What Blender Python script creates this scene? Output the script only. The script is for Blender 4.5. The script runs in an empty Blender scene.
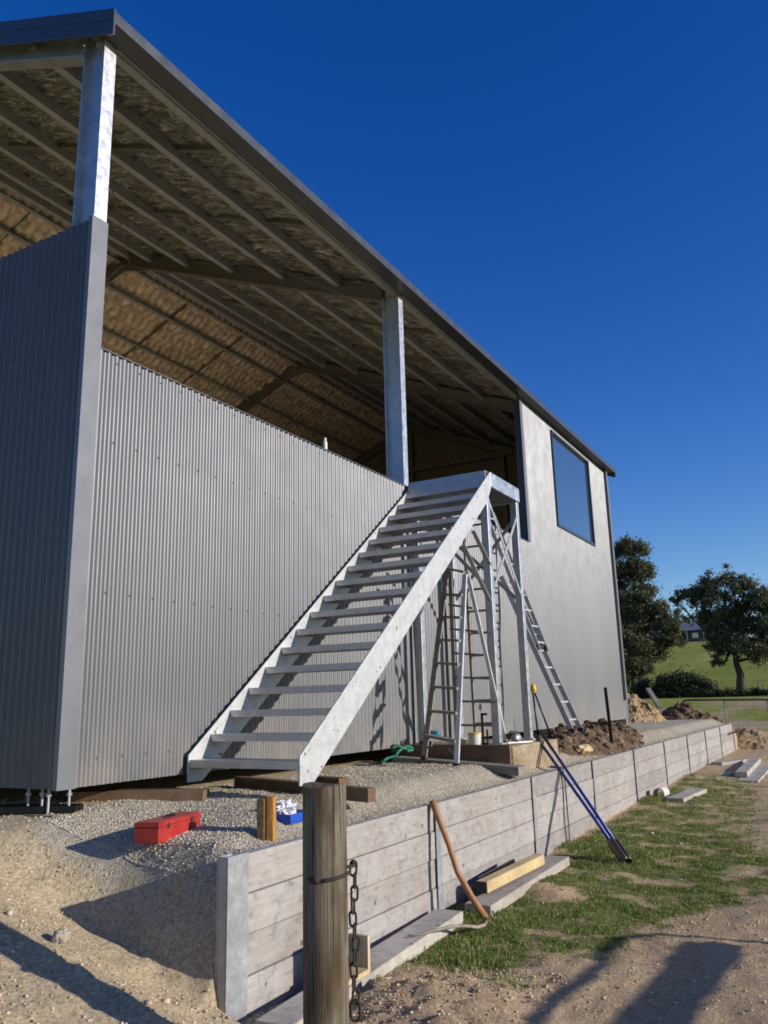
import bpy, bmesh, math, random
import numpy as np
from mathutils import Vector, Matrix, noise
random.seed(7); rng = np.random.default_rng(7)
R = math.radians
sc = bpy.context.scene
COL = sc.collection

# ------------------------------------------------------------------ sun / view
SUN_A, SUN_E = R(9), R(17)
SUN = Vector((math.cos(SUN_E)*math.cos(SUN_A), math.cos(SUN_E)*math.sin(SUN_A), math.sin(SUN_E)))

# ------------------------------------------------------------------ materials
def new_mat(name):
    m = bpy.data.materials.new(name); m.use_nodes = True
    nt = m.node_tree
    return m, nt, nt.nodes['Principled BSDF']
def N(nt, t, **kw):
    n = nt.nodes.new(t)
    for k, v in kw.items():
        if k.startswith('i_'):
            key = k[2:]
            key = int(key) if key.isdigit() else key.replace('_', ' ')
            n.inputs[key].default_value = v
        else: setattr(n, k, v)
    return n
def L(nt, a, b): nt.links.new(a, b)
def coords(nt, kind='Object', scale=(1,1,1), rot=(0,0,0)):
    t = N(nt, 'ShaderNodeTexCoord'); mp = N(nt, 'ShaderNodeMapping')
    mp.inputs['Scale'].default_value = scale; mp.inputs['Rotation'].default_value = rot
    L(nt, t.outputs[kind], mp.inputs[0]); return mp.outputs[0]
def ramp(nt, fac, stops):
    r = N(nt, 'ShaderNodeValToRGB'); L(nt, fac, r.inputs[0])
    el = r.color_ramp.elements
    while len(el) < len(stops): el.new(.5)
    for e, (p, c) in zip(el, stops):
        e.position = p; e.color = (c[0], c[1], c[2], 1) if hasattr(c, '__len__') else (c, c, c, 1)
    return r.outputs[0]
def mixc(nt, fac, a, b, mode='MIX'):
    m = N(nt, 'ShaderNodeMix', data_type='RGBA', blend_type=mode)
    for sock, val in ((m.inputs[0], fac), (m.inputs[6], a), (m.inputs[7], b)):
        if hasattr(val, 'is_output'): L(nt, val, sock)
        elif hasattr(val, '__len__'): sock.default_value = (val[0], val[1], val[2], 1)
        else: sock.default_value = val
    return m.outputs[2]
def noise_tex(nt, co, scale, detail=4, rough=.55, dist=0):
    n = N(nt, 'ShaderNodeTexNoise'); n.inputs['Scale'].default_value = scale
    n.inputs['Detail'].default_value = detail; n.inputs['Roughness'].default_value = rough
    n.inputs['Distortion'].default_value = dist
    L(nt, co, n.inputs['Vector']); return n.outputs['Fac']
def bump(nt, bsdf, h, strength=.3, dist=.01, prev=None):
    b = N(nt, 'ShaderNodeBump'); b.inputs['Strength'].default_value = strength
    b.inputs['Distance'].default_value = dist; L(nt, h, b.inputs['Height'])
    if prev is not None: L(nt, prev, b.inputs['Normal'])
    L(nt, b.outputs[0], bsdf.inputs['Normal']); return b.outputs[0]
def simple(name, c, rough=.5, metal=0, var=.15, vscale=12, bs=.15, bd=.004, spec=.5):
    m, nt, b = new_mat(name)
    co = coords(nt)
    n = noise_tex(nt, co, vscale, 6, .6)
    lo = tuple(x*(1-var) for x in c); hi = tuple(min(1, x*(1+var)) for x in c)
    L(nt, ramp(nt, n, [(.3, lo), (.7, hi)]), b.inputs['Base Color'])
    rr = ramp(nt, noise_tex(nt, co, vscale*1.7, 4), [(.3, max(0, rough-.08)), (.7, min(1, rough+.08))])
    L(nt, rr, b.inputs['Roughness'])
    b.inputs['Metallic'].default_value = metal
    b.inputs['Specular IOR Level'].default_value = spec
    if bs: bump(nt, b, noise_tex(nt, co, vscale*4, 5), bs, bd)
    return m

def m_cladding():
    m, nt, b = new_mat('painted_steel_cladding')
    co = coords(nt)
    n = noise_tex(nt, coords(nt, scale=(1, 1, .25)), 1.3, 5, .6)
    c = ramp(nt, n, [(.3, (.104, .105, .111)), (.72, (.122, .122, .128))])
    # every rolled sheet is a touch different from its neighbour
    mp = N(nt, 'ShaderNodeVectorMath', operation='MULTIPLY', i_1=(.3, 1/.762, .0)); L(nt, co, mp.inputs[0])
    fl = N(nt, 'ShaderNodeVectorMath', operation='FLOOR'); L(nt, mp.outputs[0], fl.inputs[0])
    wn = N(nt, 'ShaderNodeTexWhiteNoise'); L(nt, fl.outputs[0], wn.inputs['Vector'])
    c = mixc(nt, 1.0, c, ramp(nt, wn.outputs['Value'], [(0, .93), (1, 1.05)]), 'MULTIPLY')
    # dust splashed up from the ground
    sp = N(nt, 'ShaderNodeSeparateXYZ'); L(nt, co, sp.inputs[0])
    mr = N(nt, 'ShaderNodeMapRange', i_1=.9, i_2=.25, i_3=0.0, i_4=.55); L(nt, sp.outputs['Z'], mr.inputs[0])
    dn = ramp(nt, noise_tex(nt, coords(nt, scale=(1, 1, .5)), 4, 7, .7), [(.35, 0), (.7, 1)])
    mu = N(nt, 'ShaderNodeMath', operation='MULTIPLY'); L(nt, mr.outputs[0], mu.inputs[0]); L(nt, dn, mu.inputs[1])
    c = mixc(nt, mu.outputs[0], c, (.30, .25, .19))
    L(nt, c, b.inputs['Base Color'])
    L(nt, ramp(nt, noise_tex(nt, co, 3, 5), [(.3, .40), (.7, .46)]), b.inputs['Roughness'])
    b.inputs['Metallic'].default_value = .22; b.inputs['Specular IOR Level'].default_value = .42
    return m
def m_galv(name='galvanised_steel', base=.60, metal=.8, rough=.42):
    m, nt, b = new_mat(name)
    co = coords(nt)
    v = N(nt, 'ShaderNodeTexVoronoi', i_Scale=38.0); L(nt, co, v.inputs['Vector'])
    n = noise_tex(nt, co, 7, 6, .65)
    c1 = ramp(nt, v.outputs['Color'], [(.0, base*.88), (1, base*1.08)])
    c2 = ramp(nt, n, [(.25, (.70, .72, .75)), (.7, (1, 1, .99))])
    L(nt, mixc(nt, 1.0, c1, c2, 'MULTIPLY'), b.inputs['Base Color'])
    L(nt, ramp(nt, noise_tex(nt, co, 14, 5), [(.3, rough-.08), (.7, rough+.12)]), b.inputs['Roughness'])
    b.inputs['Metallic'].default_value = metal
    bump(nt, b, noise_tex(nt, co, 30, 3), .06, .004)
    return m
def m_stringer():
    m, nt, b = new_mat('mottled_galvanised_plate')
    co = coords(nt)
    n = noise_tex(nt, co, 9, 8, .7)
    c = ramp(nt, n, [(.25, (.36, .37, .36)), (.5, (.50, .50, .48)), (.75, (.60, .60, .57))])
    sp = ramp(nt, noise_tex(nt, co, 26, 2, .4), [(.70, 0), (.735, 1)])
    c = mixc(nt, sp, c, (.16, .11, .08))
    L(nt, c, b.inputs['Base Color'])
    b.inputs['Metallic'].default_value = .35; b.inputs['Roughness'].default_value = .5
    bump(nt, b, n, .12, .004)
    return m
def m_insul(name, c, metal):
    m, nt, b = new_mat(name)
    co = coords(nt)
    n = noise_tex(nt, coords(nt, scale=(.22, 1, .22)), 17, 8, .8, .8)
    L(nt, ramp(nt, n, [(.38, tuple(x*.15 for x in c)), (.52, tuple(x*.8 for x in c)), (.64, tuple(min(1, x*2.6) for x in c))]), b.inputs['Base Color'])  # foil glints and dark creases painted into the streaky colour
    b.inputs['Metallic'].default_value = metal; b.inputs['Roughness'].default_value = .42
    n2 = noise_tex(nt, coords(nt, scale=(.35, 1, .35)), 11, 7, .7, 1.5)
    bump(nt, b, n2, 1.0, .10)
    return m
def m_concrete(name='sleeper_concrete', c=(.50, .47, .445)):
    m, nt, b = new_mat(name)
    co = coords(nt)
    oi = N(nt, 'ShaderNodeObjectInfo')
    rnd = ramp(nt, oi.outputs['Random'], [(0, (.78, .77, .76)), (.5, (.95, .93, .91)), (1, (1.0, 1.0, 1.0))])
    n = noise_tex(nt, co, 3.2, 8, .65)
    grain = noise_tex(nt, coords(nt, scale=(1, .6, 9)), 5, 6, .7, .4)
    base = ramp(nt, n, [(.25, tuple(x*.80 for x in c)), (.5, c), (.75, tuple(x*1.12 for x in c))])
    g = ramp(nt, grain, [(.3, .80), (.6, 1.03)])
    base = mixc(nt, 1.0, base, g, 'MULTIPLY')
    base = mixc(nt, 1.0, base, rnd, 'MULTIPLY')
    # warm stains and small dark pits
    st = ramp(nt, noise_tex(nt, co, 1.6, 6, .7), [(.48, 0), (.68, 1)])
    base = mixc(nt, st, base, mixc(nt, .65, base, (.21, .17, .14)))
    blot = ramp(nt, noise_tex(nt, coords(nt, scale=(1, 1, 1.6)), 9, 9, .78, .6), [(.34, .62), (.48, 1.0), (.70, 1.12)])
    base = mixc(nt, 1.0, base, blot, 'MULTIPLY')
    vo = N(nt, 'ShaderNodeTexVoronoi', i_Scale=5.2); L(nt, co, vo.inputs['Vector'])
    vo.feature = 'F1'
    pit = ramp(nt, vo.outputs['Distance'], [(.07, 1), (.11, 0)])
    base = mixc(nt, pit, base, (.13, .11, .10))
    L(nt, base, b.inputs['Base Color'])
    b.inputs['Roughness'].default_value = .85; b.inputs['Specular IOR Level'].default_value = .25
    p = bump(nt, b, grain, .45, .006)
    bump(nt, b, noise_tex(nt, co, 60, 4), .25, .003, p)
    return m
def m_wood(name, dark, light, axis=(12, 12, .8), rough=.75, bs=.6, scale=3.0):
    m, nt, b = new_mat(name)
    co = coords(nt, scale=axis)
    n = noise_tex(nt, co, scale, 8, .68, .6)
    n2 = noise_tex(nt, coords(nt), 4, 4)
    c = ramp(nt, n, [(.28, dark), (.5, tuple((a+b_)/2 for a, b_ in zip(dark, light))), (.7, light)])
    c = mixc(nt, 1.0, c, ramp(nt, n2, [(.3, .78), (.7, 1.1)]), 'MULTIPLY')
    L(nt, c, b.inputs['Base Color'])
    b.inputs['Roughness'].default_value = rough; b.inputs['Specular IOR Level'].default_value = .25
    bump(nt, b, n, bs, .008)
    return m
def m_post():
    m, nt, b = new_mat('weathered_post_timber')
    co = coords(nt, scale=(22, 22, .9))
    n = noise_tex(nt, co, 2.2, 9, .7, .5)
    crack = noise_tex(nt, coords(nt, scale=(34, 34, .7)), 1.8, 3, .5, .3)
    c = ramp(nt, n, [(.28, (.07, .056, .038)), (.5, (.165, .135, .095)), (.72, (.28, .24, .175))])
    pt = ramp(nt, noise_tex(nt, coords(nt, scale=(3, 3, .9)), 2.6, 4), [(.42, 0), (.62, 1)])
    c = mixc(nt, pt, c, mixc(nt, 1.0, c, (.50, .42, .30), 'MULTIPLY'))
    ck = ramp(nt, crack, [(.30, 1), (.37, 0)])
    c = mixc(nt, ck, c, (.03, .022, .016))
    L(nt, c, b.inputs['Base Color'])
    b.inputs['Roughness'].default_value = .85; b.inputs['Specular IOR Level'].default_value = .2
    p = bump(nt, b, n, .7, .01)
    inv = ramp(nt, crack, [(.28, 0), (.42, 1)])
    bump(nt, b, inv, .9, .02, p)
    return m
def m_soil(name, c1, c2, c3):
    m, nt, b = new_mat(name)
    co = coords(nt)
    n = noise_tex(nt, co, 5, 9, .7)
    n2 = noise_tex(nt, co, 40, 5, .7)
    c = ramp(nt, n, [(.28, c1), (.5, c2), (.72, c3)])
    c = mixc(nt, 1.0, c, ramp(nt, n2, [(.3, .7), (.7, 1.2)]), 'MULTIPLY')
    L(nt, c, b.inputs['Base Color'])
    b.inputs['Roughness'].default_value = .95; b.inputs['Specular IOR Level'].default_value = .1
    p = bump(nt, b, n, .8, .05)
    bump(nt, b, n2, .7, .015, p)
    return m
def m_ground():
    m, nt, b = new_mat('ground_soil')
    co = coords(nt)
    def attr(nm):
        a = N(nt, 'ShaderNodeAttribute', attribute_name=nm); return a.outputs['Fac']
    fine = noise_tex(nt, co, 42, 6, .75)
    mid = noise_tex(nt, co, 6, 8, .7)
    big = noise_tex(nt, co, .9, 6, .6)
    sand = ramp(nt, fine, [(.30, (.25, .185, .105)), (.5, (.49, .385, .235)), (.72, (.72, .60, .41))])
    dirt = ramp(nt, fine, [(.30, (.27, .18, .10)), (.5, (.48, .34, .20)), (.72, (.64, .48, .30))])
    vo = N(nt, 'ShaderNodeTexVoronoi', i_Scale=85.0); L(nt, co, vo.inputs['Vector'])
    grav = ramp(nt, vo.outputs['Color'], [(.1, (.37, .33, .25)), (.45, (.56, .50, .385)), (.9, (.76, .69, .55))])
    gedge = ramp(nt, vo.outputs['Distance'], [(.25, 1.0), (.75, .62)])
    grav = mixc(nt, 1.0, grav, gedge, 'MULTIPLY')
    grav = mixc(nt, .3, grav, sand)
    gr = ramp(nt, noise_tex(nt, co, 7.0, 9, .75), [(.32, (.075, .10, .024)), (.50, (.155, .165, .05)), (.64, (.36, .27, .15))])
    far = ramp(nt, noise_tex(nt, coords(nt, scale=(1, .35, 1)), .12, 9, .72), [(.3, (.18, .225, .03)), (.52, (.29, .30, .05)), (.72, (.42, .36, .12))])
    def mask(nm, lo=.35, hi=.65):
        mm = N(nt, 'ShaderNodeMath', operation='ADD'); L(nt, attr(nm), mm.inputs[0])
        s = N(nt, 'ShaderNodeMath', operation='MULTIPLY_ADD', i_1=.9, i_2=-.45); L(nt, mid, s.inputs[0])
        L(nt, s.outputs[0], mm.inputs[1])
        return ramp(nt, mm.outputs[0], [(lo, 0), (hi, 1)])
    c = mixc(nt, mask('sand'), dirt, sand)
    c = mixc(nt, mask('gravel'), c, grav)
    c = mixc(nt, mask('grass'), c, gr)
    c = mixc(nt, mask('meadow', .45, .55), c, far)
    c = mixc(nt, 1.0, c, ramp(nt, big, [(.3, .84), (.7, 1.1)]), 'MULTIPLY')
    L(nt, c, b.inputs['Base Color'])
    b.inputs['Roughness'].default_value = .95; b.inputs['Specular IOR Level'].default_value = .1
    p = bump(nt, b, mid, .55, .05)
    p = bump(nt, b, fine, .8, .014, p)
    gs = N(nt, 'ShaderNodeMath', operation='MULTIPLY'); L(nt, vo.outputs['Distance'], gs.inputs[0]); L(nt, attr('gravel'), gs.inputs[1])
    gi = N(nt, 'ShaderNodeMath', operation='SUBTRACT', i_0=1.0); L(nt, gs.outputs[0], gi.inputs[1])
    bump(nt, b, gi.outputs[0], .8, .012, p)
    return m
def m_island(name, stops, rough=.9, trans=0, spec=.2):
    """colour differs from one small piece to the next"""
    m, nt, b = new_mat(name)
    g = N(nt, 'ShaderNodeNewGeometry')
    L(nt, ramp(nt, g.outputs['Random Per Island'], stops), b.inputs['Base Color'])
    b.inputs['Roughness'].default_value = rough; b.inputs['Specular IOR Level'].default_value = spec
    if trans:
        tr = N(nt, 'ShaderNodeBsdfTranslucent')
        L(nt, ramp(nt, g.outputs['Random Per Island'], [(p, tuple(x*1.3 for x in c)) for p, c in stops]), tr.inputs[0])
        mx = N(nt, 'ShaderNodeMixShader'); mx.inputs[0].default_value = trans
        L(nt, b.outputs[0], mx.inputs[1]); L(nt, tr.outputs[0], mx.inputs[2])
        L(nt, mx.outputs[0], nt.nodes['Material Output'].inputs[0])
    return m
def m_glass():
    m, nt, b = new_mat('window_glass')
    b.inputs['Base Color'].default_value = (.035, .05, .075, 1)
    b.inputs['Roughness'].default_value = .03; b.inputs['IOR'].default_value = 1.9
    b.inputs['Specular IOR Level'].default_value = 1.0
    b.inputs['Metallic'].default_value = .0
    b.inputs['Coat Weight'].default_value = 1.0; b.inputs['Coat Roughness'].default_value = .02
    bump(nt, b, noise_tex(nt, coords(nt), .8, 2), .03, .05)
    return m

M = dict(
    clad=m_cladding(),
    trim=simple('dark_trim_paint', (.075, .078, .088), .35, .4, .08, 3, .05),
    flash=simple('corner_flashing_paint', (.165, .165, .172), .40, .22, .04, 2, 0),
    galv=m_galv(), galvd=m_galv('dull_galvanised_steel', .42, .55, .5),
    string=m_stringer(),
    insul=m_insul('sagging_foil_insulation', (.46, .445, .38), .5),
    quilt=simple('quilted_insulation', (.66, .53, .41), .5, .25, .5, 9, .5, .02),  # warm light reflected off the ground is put into this tan
    purl=m_galv('purlin_steel', .44, .2, .6),
    raft=simple('primed_rafter_steel', (.20, .175, .145), .5, .3, .15, 6, .1),
    inner=simple('inner_wall_board', (.20, .17, .13), .8, 0, .2, 2, .1),
    board=simple('bounce_floor_board', (.62, .50, .33), .8, 0, .15, 6, .2),  # pale board that throws light up to the roof underside
    slab=simple('slab_concrete', (.40, .39, .37), .85, 0, .15, 5, .3),
    glass=m_glass(), wframe=simple('window_frame_paint', (.05, .06, .08), .35, .3, .05, 5, .03),
    conc=m_concrete('sleeper_concrete', (.365, .34, .31)), concg=m_concrete('grey_sleeper_concrete', (.46, .42, .35)),
    post=m_post(),
    rust=simple('rusty_iron', (.032, .023, .018), .9, .0, .5, 30, .5, .004),
    red=simple('chipped_red_paint', (.36, .026, .018), .45, .1, .30, 9, .15, .003),
    black=simple('black_steel', (.018, .018, .02), .35, .5, .3, 9, .1),
    blackp=simple('black_rubber', (.02, .02, .022), .6, 0, .3, 9, .1),
    blue=simple('blue_painted_steel', (.015, .035, .22), .35, .2, .2, 14, .1),
    bluep=simple('blue_plastic', (.01, .07, .42), .4, 0, .1, 12, .05),
    yellow=simple('yellow_plastic', (.62, .40, .03), .45, 0, .1, 12, .05),
    teal=simple('teal_plastic', (.01, .16, .20), .4, 0, .2, 12, .05),
    green=simple('green_cloth', (.015, .17, .09), .7, 0, .3, 14, .3),
    white=simple('white_cloth', (.55, .55, .56), .8, 0, .12, 14, .4),
    cream=simple('cream_plastic', (.60, .58, .50), .5, 0, .1, 10, .05),
    alu=simple('dull_aluminium', (.42, .42, .41), .45, .6, .2, 12, .1),
    alub=simple('bright_aluminium', (.66, .66, .65), .45, .5, .1, 12, .1),
    fibre=simple('weathered_ladder_rail', (.24, .205, .17), .6, .2, .25, 14, .1),
    head=simple('worn_digger_steel', (.10, .075, .06), .5, .6, .4, 16, .4),
    pine=m_wood('fresh_pine', (.40, .28, .13), (.62, .48, .26), (2, 14, 14), .7, .3),
    pinez=m_wood('fresh_pine_upright', (.42, .32, .18), (.62, .52, .34), (14, 14, 2), .7, .3),
    brown=m_wood('brown_timber', (.085, .05, .028), (.20, .125, .07), (3, 12, 12), .8, .4),
    brownx=m_wood('red_brown_board', (.13, .078, .045), (.24, .155, .095), (1.5, 12, 12), .8, .4),
    greyw=m_wood('grey_weathered_board', (.14, .125, .10), (.30, .275, .23), (1.5, 12, 12), .85, .5),
    handle=m_wood('worn_tool_handle', (.24, .11, .045), (.42, .22, .10), (14, 14, 1.5), .55, .2),
    orange=m_wood('orange_weathered_timber', (.16, .07, .02), (.60, .28, .06), (14, 14, 2.5), .7, .5, 2.2),
    twig=m_wood('dry_branch', (.16, .13, .09), (.36, .31, .24), (6, 6, 6), .9, .4),
    rock=simple('tan_rock', (.42, .35, .26), .9, 0, .3, 14, .8, .02),
    bark=m_wood('tree_bark', (.03, .024, .018), (.09, .075, .06), (4, 4, 1), .9, .6),
    ground=m_ground(),
    heapd=m_soil('dark_spoil_soil', (.06, .038, .024), (.15, .098, .06), (.36, .26, .165)),
    heapo=m_soil('orange_spoil_soil', (.22, .14, .07), (.38, .265, .145), (.52, .39, .24)),
    heapt=m_soil('tan_spoil_soil', (.24, .18, .11), (.40, .31, .20), (.54, .44, .30)),
    pebble=m_island('gravel_pebbles', [(0, (.26, .225, .165)), (.35, (.47, .415, .315)), (.75, (.62, .55, .42)), (1, (.76, .69, .55))]),
    clod=m_island('soil_clods', [(0, (.30, .215, .125)), (.5, (.46, .35, .22)), (1, (.66, .54, .37))]),
    blade=m_island('grass_blades', [(0, (.07, .11, .02)), (.35, (.115, .19, .032)), (.68, (.18, .235, .05)), (.86, (.33, .29, .11)), (1, (.50, .41, .20))], .6, .25),
    leafr=m_island('dark_gum_leaves', [(0, (.06, .07, .035)), (.6, (.10, .11, .052)), (1, (.17, .17, .09))], .5, .15),
    leafl=m_island('deep_green_leaves', [(0, (.05, .058, .026)), (.6, (.09, .094, .04)), (1, (.16, .15, .07))], .5, .15),
    bush=m_island('bush_leaves', [(0, (.025, .036, .014)), (1, (.06, .07, .028))], .6, .1),
    hwall=simple('house_wall', (.10, .09, .085), .8, 0, .1, 2, 0), hroof=simple('house_roof', (.17, .18, .20), .6, .1, .1, 2, 0),
    hpost=simple('fence_timber', (.16, .14, .12), .9, 0, .2, 4, 0),
    wire=simple('fence_wire', (.22, .22, .21), .5, .5, .1, 4, 0),
    sign=simple('sign_board', (.3, .3, .3), .6, 0, .1, 4, 0),
)

# ------------------------------------------------------------------ object helpers
def origin(o):
    v = Vector((0, 0, 0))
    while o is not None: v += o.location; o = o.parent
    return v
def tag(o, label, cat, group=None):
    o['label'] = label; o['category'] = cat
    if group: o['group'] = group
    return o
def thing(name, label, cat, loc, group=None):
    o = bpy.data.objects.new(name, None); COL.objects.link(o); o.location = loc
    o.empty_display_size = .1
    return tag(o, label, cat, group)
def link(name, me, mat, parent=None, loc=None, smooth=False):
    """me is in world coordinates; loc = wanted origin for a top-level mesh"""
    o = bpy.data.objects.new(name, me); COL.objects.link(o)
    me.name = name
    if mat: me.materials.append(mat)
    if parent:
        o.parent = parent; o.location = -origin(parent)
    elif loc is not None:
        me.transform(Matrix.Translation(-Vector(loc))); o.location = loc
    if smooth:
        me.polygons.foreach_set('use_smooth', [True]*len(me.polygons))
    return o
class MB:
    def __init__(s): s.v = []; s.f = []
    def add(s, vs, fs):
        n = len(s.v); s.v += [tuple(v) for v in vs]; s.f += [tuple(i+n for i in f) for f in fs]; return s
    BF = [(0,3,2,1),(4,5,6,7),(0,1,5,4),(1,2,6,5),(2,3,7,6),(3,0,4,7)]
    def box(s, x0, x1, y0, y1, z0, z1, rz=0, c=None):
        vs = [Vector(p) for p in ((x0,y0,z0),(x1,y0,z0),(x1,y1,z0),(x0,y1,z0),(x0,y0,z1),(x1,y0,z1),(x1,y1,z1),(x0,y1,z1))]
        if rz:
            c = Vector(c) if c else (vs[0]+vs[6])/2
            m = Matrix.Rotation(rz, 3, 'Z'); vs = [m @ (v-c)+c for v in vs]
        return s.add(vs, s.BF)
    def beam(s, a, b, w, h, up=(0,0,1), seg=1):
        """bar from a to b, w across, h along up"""
        a, b = Vector(a), Vector(b); d = (b-a).normalized(); up = Vector(up)
        side = d.cross(up).normalized()*w/2; u = side.cross(d).normalized()*h/2
        vs = []
        for p in (a, b):
            vs += [p-side-u, p+side-u, p+side+u, p-side+u]
        return s.add(vs, [(0,1,2,3),(7,6,5,4),(0,4,5,1),(1,5,6,2),(2,6,7,3),(3,7,4,0)])
    def tube(s, pts, r, seg=10, cap=True):
        pts = [Vector(p) for p in pts]; n = len(pts)
        rr = r if hasattr(r, '__len__') else [r]*n
        base = len(s.v); ref = None
        for i, p in enumerate(pts):
            d = (pts[min(i+1, n-1)]-pts[max(i-1, 0)]).normalized()
            if ref is None: ref = Vector((0,0,1)) if abs(d.z) < .9 else Vector((1,0,0))
            x = (ref - d*ref.dot(d)).normalized(); y = d.cross(x); ref = x
            for k in range(seg):
                t = 2*math.pi*k/seg; s.v.append(tuple(p + (x*math.cos(t)+y*math.sin(t))*rr[i]))
        for i in range(n-1):
            for k in range(seg):
                a = base+i*seg+k; b = base+i*seg+(k+1) % seg
                s.f.append((a, b, b+seg, a+seg))
        if cap:
            s.f.append(tuple(base+k for k in reversed(range(seg)))); s.f.append(tuple(base+(n-1)*seg+k for k in range(seg)))
        return s
    def prism(s, poly, off):
        """poly = list of 3-d points, extruded by off"""
        n = len(poly); off = Vector(off); vs = [Vector(p) for p in poly]
        return s.add(vs+[v+off for v in vs], [tuple(reversed(range(n))), tuple(range(n, 2*n))] + [(i, (i+1) % n, (i+1) % n+n, i+n) for i in range(n)])
    def mesh(s):
        me = bpy.data.meshes.new('m'); me.from_pydata(s.v, [], s.f)
        bm = bmesh.new(); bm.from_mesh(me); bmesh.ops.recalc_face_normals(bm, faces=bm.faces); bm.to_mesh(me); bm.free()
        me.update(); return me
    def build(s, name, mat, parent=None, loc=None, smooth=False, bevel=0, auto=False):
        o = link(name, s.mesh(), mat, parent, loc, smooth)
        if bevel:
            m = o.modifiers.new('bevel', 'BEVEL'); m.width = bevel; m.segments = 2; m.limit_method = 'ANGLE'
        if auto:
            for e in o.data.edges: pass
            o.data.set_sharp_from_angle(angle=R(35))
        return o
def np_mesh(name, verts, faces, mat, parent=None, loc=None, smooth=False):
    """verts (n,3), faces (m,k) all the same size"""
    me = bpy.data.meshes.new(name)
    k = faces.shape[1]; m = faces.shape[0]
    me.vertices.add(len(verts)); me.vertices.foreach_set('co', verts.astype(np.float32).ravel())
    me.loops.add(m*k); me.loops.foreach_set('vertex_index', faces.astype(np.int32).ravel())
    me.polygons.add(m); me.polygons.foreach_set('loop_start', np.arange(0, m*k, k, dtype=np.int32))
    me.update(calc_edges=True); me.validate()
    return link(name, me, mat, parent, loc, smooth)
def fbm(x, y, s, o=4, z=0.0):
    return noise.fractal(Vector((x*s, y*s, z)), .9, 2.1, o)

# ------------------------------------------------------------------ terrain height
def ss(a, b, x):
    t = min(1, max(0, (x-a)/(b-a))); return t*t*(3-2*t)
WX0, WX1 = 1.56, 1.632       # retaining wall thickness
def T(x, y, rough=True):
    # upper pad
    u = .12 - max(.14*ss(1.05, 1.5, x), .10*ss(1.1, .0, y)*ss(-.1, .5, x))
    # the low ground past the near end of the wall and outside it
    k_ = ss(-.4, -.95, y)
    l = (-.10+.18*k_) - (.36-.04*k_)*max(x, 0)
    l = max(l, -.80) - .03*ss(1.9, 2.6, x)
    l2 = -.80 - .03*ss(2.0, 3.2, x) + .09*ss(2, 10, y) + .03*ss(10, 16, y)
    if x > WX0+.03 and y > -.27: l = l2
    if y > 22: l = l2
    t = ss(-.36-.8*ss(.9, -.3, x), .04, y) if x < WX0+.03 else 0
    t = max(t, 0) * (1-ss(20.3, 22.0, y)) if y > 15 else t
    if x > WX0+.03 and y <= -.27: t = 0
    z = l*(1-t)+u*t
    if y > 20: z = z*(1-ss(20, 24, y)) + ss(20, 24, y)*(-.95)
    if y > 40:
        z = -.95 + 1.75*ss(46, 82, y) + .105*max(0, y-80)*(1 if y < 190 else 0) + (.105*110 + .02*(y-190) if y >= 190 else 0)
        if y > 82: z += .6*noise.noise(Vector((x*.01, y*.012, 3)))
    if rough and -8 < x < 9 and -7 < y < 26:
        a = .022*fbm(x, y, 2.2) + .013*fbm(x, y, 8, 4, 5)
        if t > .5: a *= .55
        # churned mounds beside the gate post and in the grass strip
        g = 0
        if x > 1.6:
            for (mx, my, mr, mh) in ((2.35, .55, .45, .07), (2.75, .35, .5, .05), (2.2, 3.3, .35, .05), (2.9, 1.35, .35, .05), (1.95, 12.2, .6, .05), (2.9, -.5, .6, .05)):
                d2 = ((x-mx)**2+(y-my)**2)/mr**2
                if d2 < 6: g += mh*math.exp(-d2)*(1+.5*fbm(x, y, 9, 3))
        z += a*(.7 if x > 1.65 else 1.0) + g
    return z
# ground zones (what lies on the surface: gravel, sand, grass)
def zones(x, y):
    grav = ss(-.55, .15, y + .25*fbm(x, y, 1.2)) * ss(1.62, 1.5, x) * (1-ss(20, 21.5, y)) * ss(-.35, .15, x + .2*fbm(x, y, 2)) if x < 1.64 else 0
    if x > 2.5: grav = max(grav, .32*ss(2.6, 3.3, x)*(y < 24))
    sand = 1.0 if (x < 1.6 and y < 21) else ss(1.0, -.6, y)*ss(2.4, 1.6, x)
    grass = 0
    if x > 1.6 and y < 13.5 and y > -1.5:
        edge = min(2.50+.32*y, 3.9-.13*max(0, y-4.5)) + .10*math.sin(y*1.7) + .28*fbm(x, y, 1.3)
        grass = ss(1.66, 1.8, x)*ss(edge+.22, edge-.38, x)*(1-.45*ss(3.5, 8, y))*ss(.1, 1.3, y+.6*fbm(x, y, 1.5))*(1-ss(11.5, 13.5, y))
        grass *= .35+.65*ss(-.38, .12, fbm(x+9, y, 2.6, 5)+.08)
        grass *= 1-.5*ss(2.4, 3.6, x)*ss(-.1, .4, fbm(x, y+4, 1.4, 4))
        for (mx, my, mr) in ((2.38, .72, .40), (2.75, .35, .42), (2.25, 3.1, .25), (2.9, 1.35, .35)):
            grass *= 1-math.exp(-(((x-mx)**2+(y-my)**2)/mr**2)**1.5)
    mead = 1.0*max(ss(-4.5, -6.5, y), ss(-1.5, -3.5, x)*(y < 0)) if y < 0 else 0  # unseen ground turned to grass to cut bounce onto the end wall
    if x > 6: mead = max(mead, .8*ss(8, 10, x))
    if y > 24: mead = ss(25, 29, y + 2*fbm(x, y, .3)) if not (y > 24 and y < 0) else 0
    if 30 < y < 72: mead *= .52 + .5*fbm(x, y*.4, .12)
    return grav, sand, grass, mead

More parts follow.
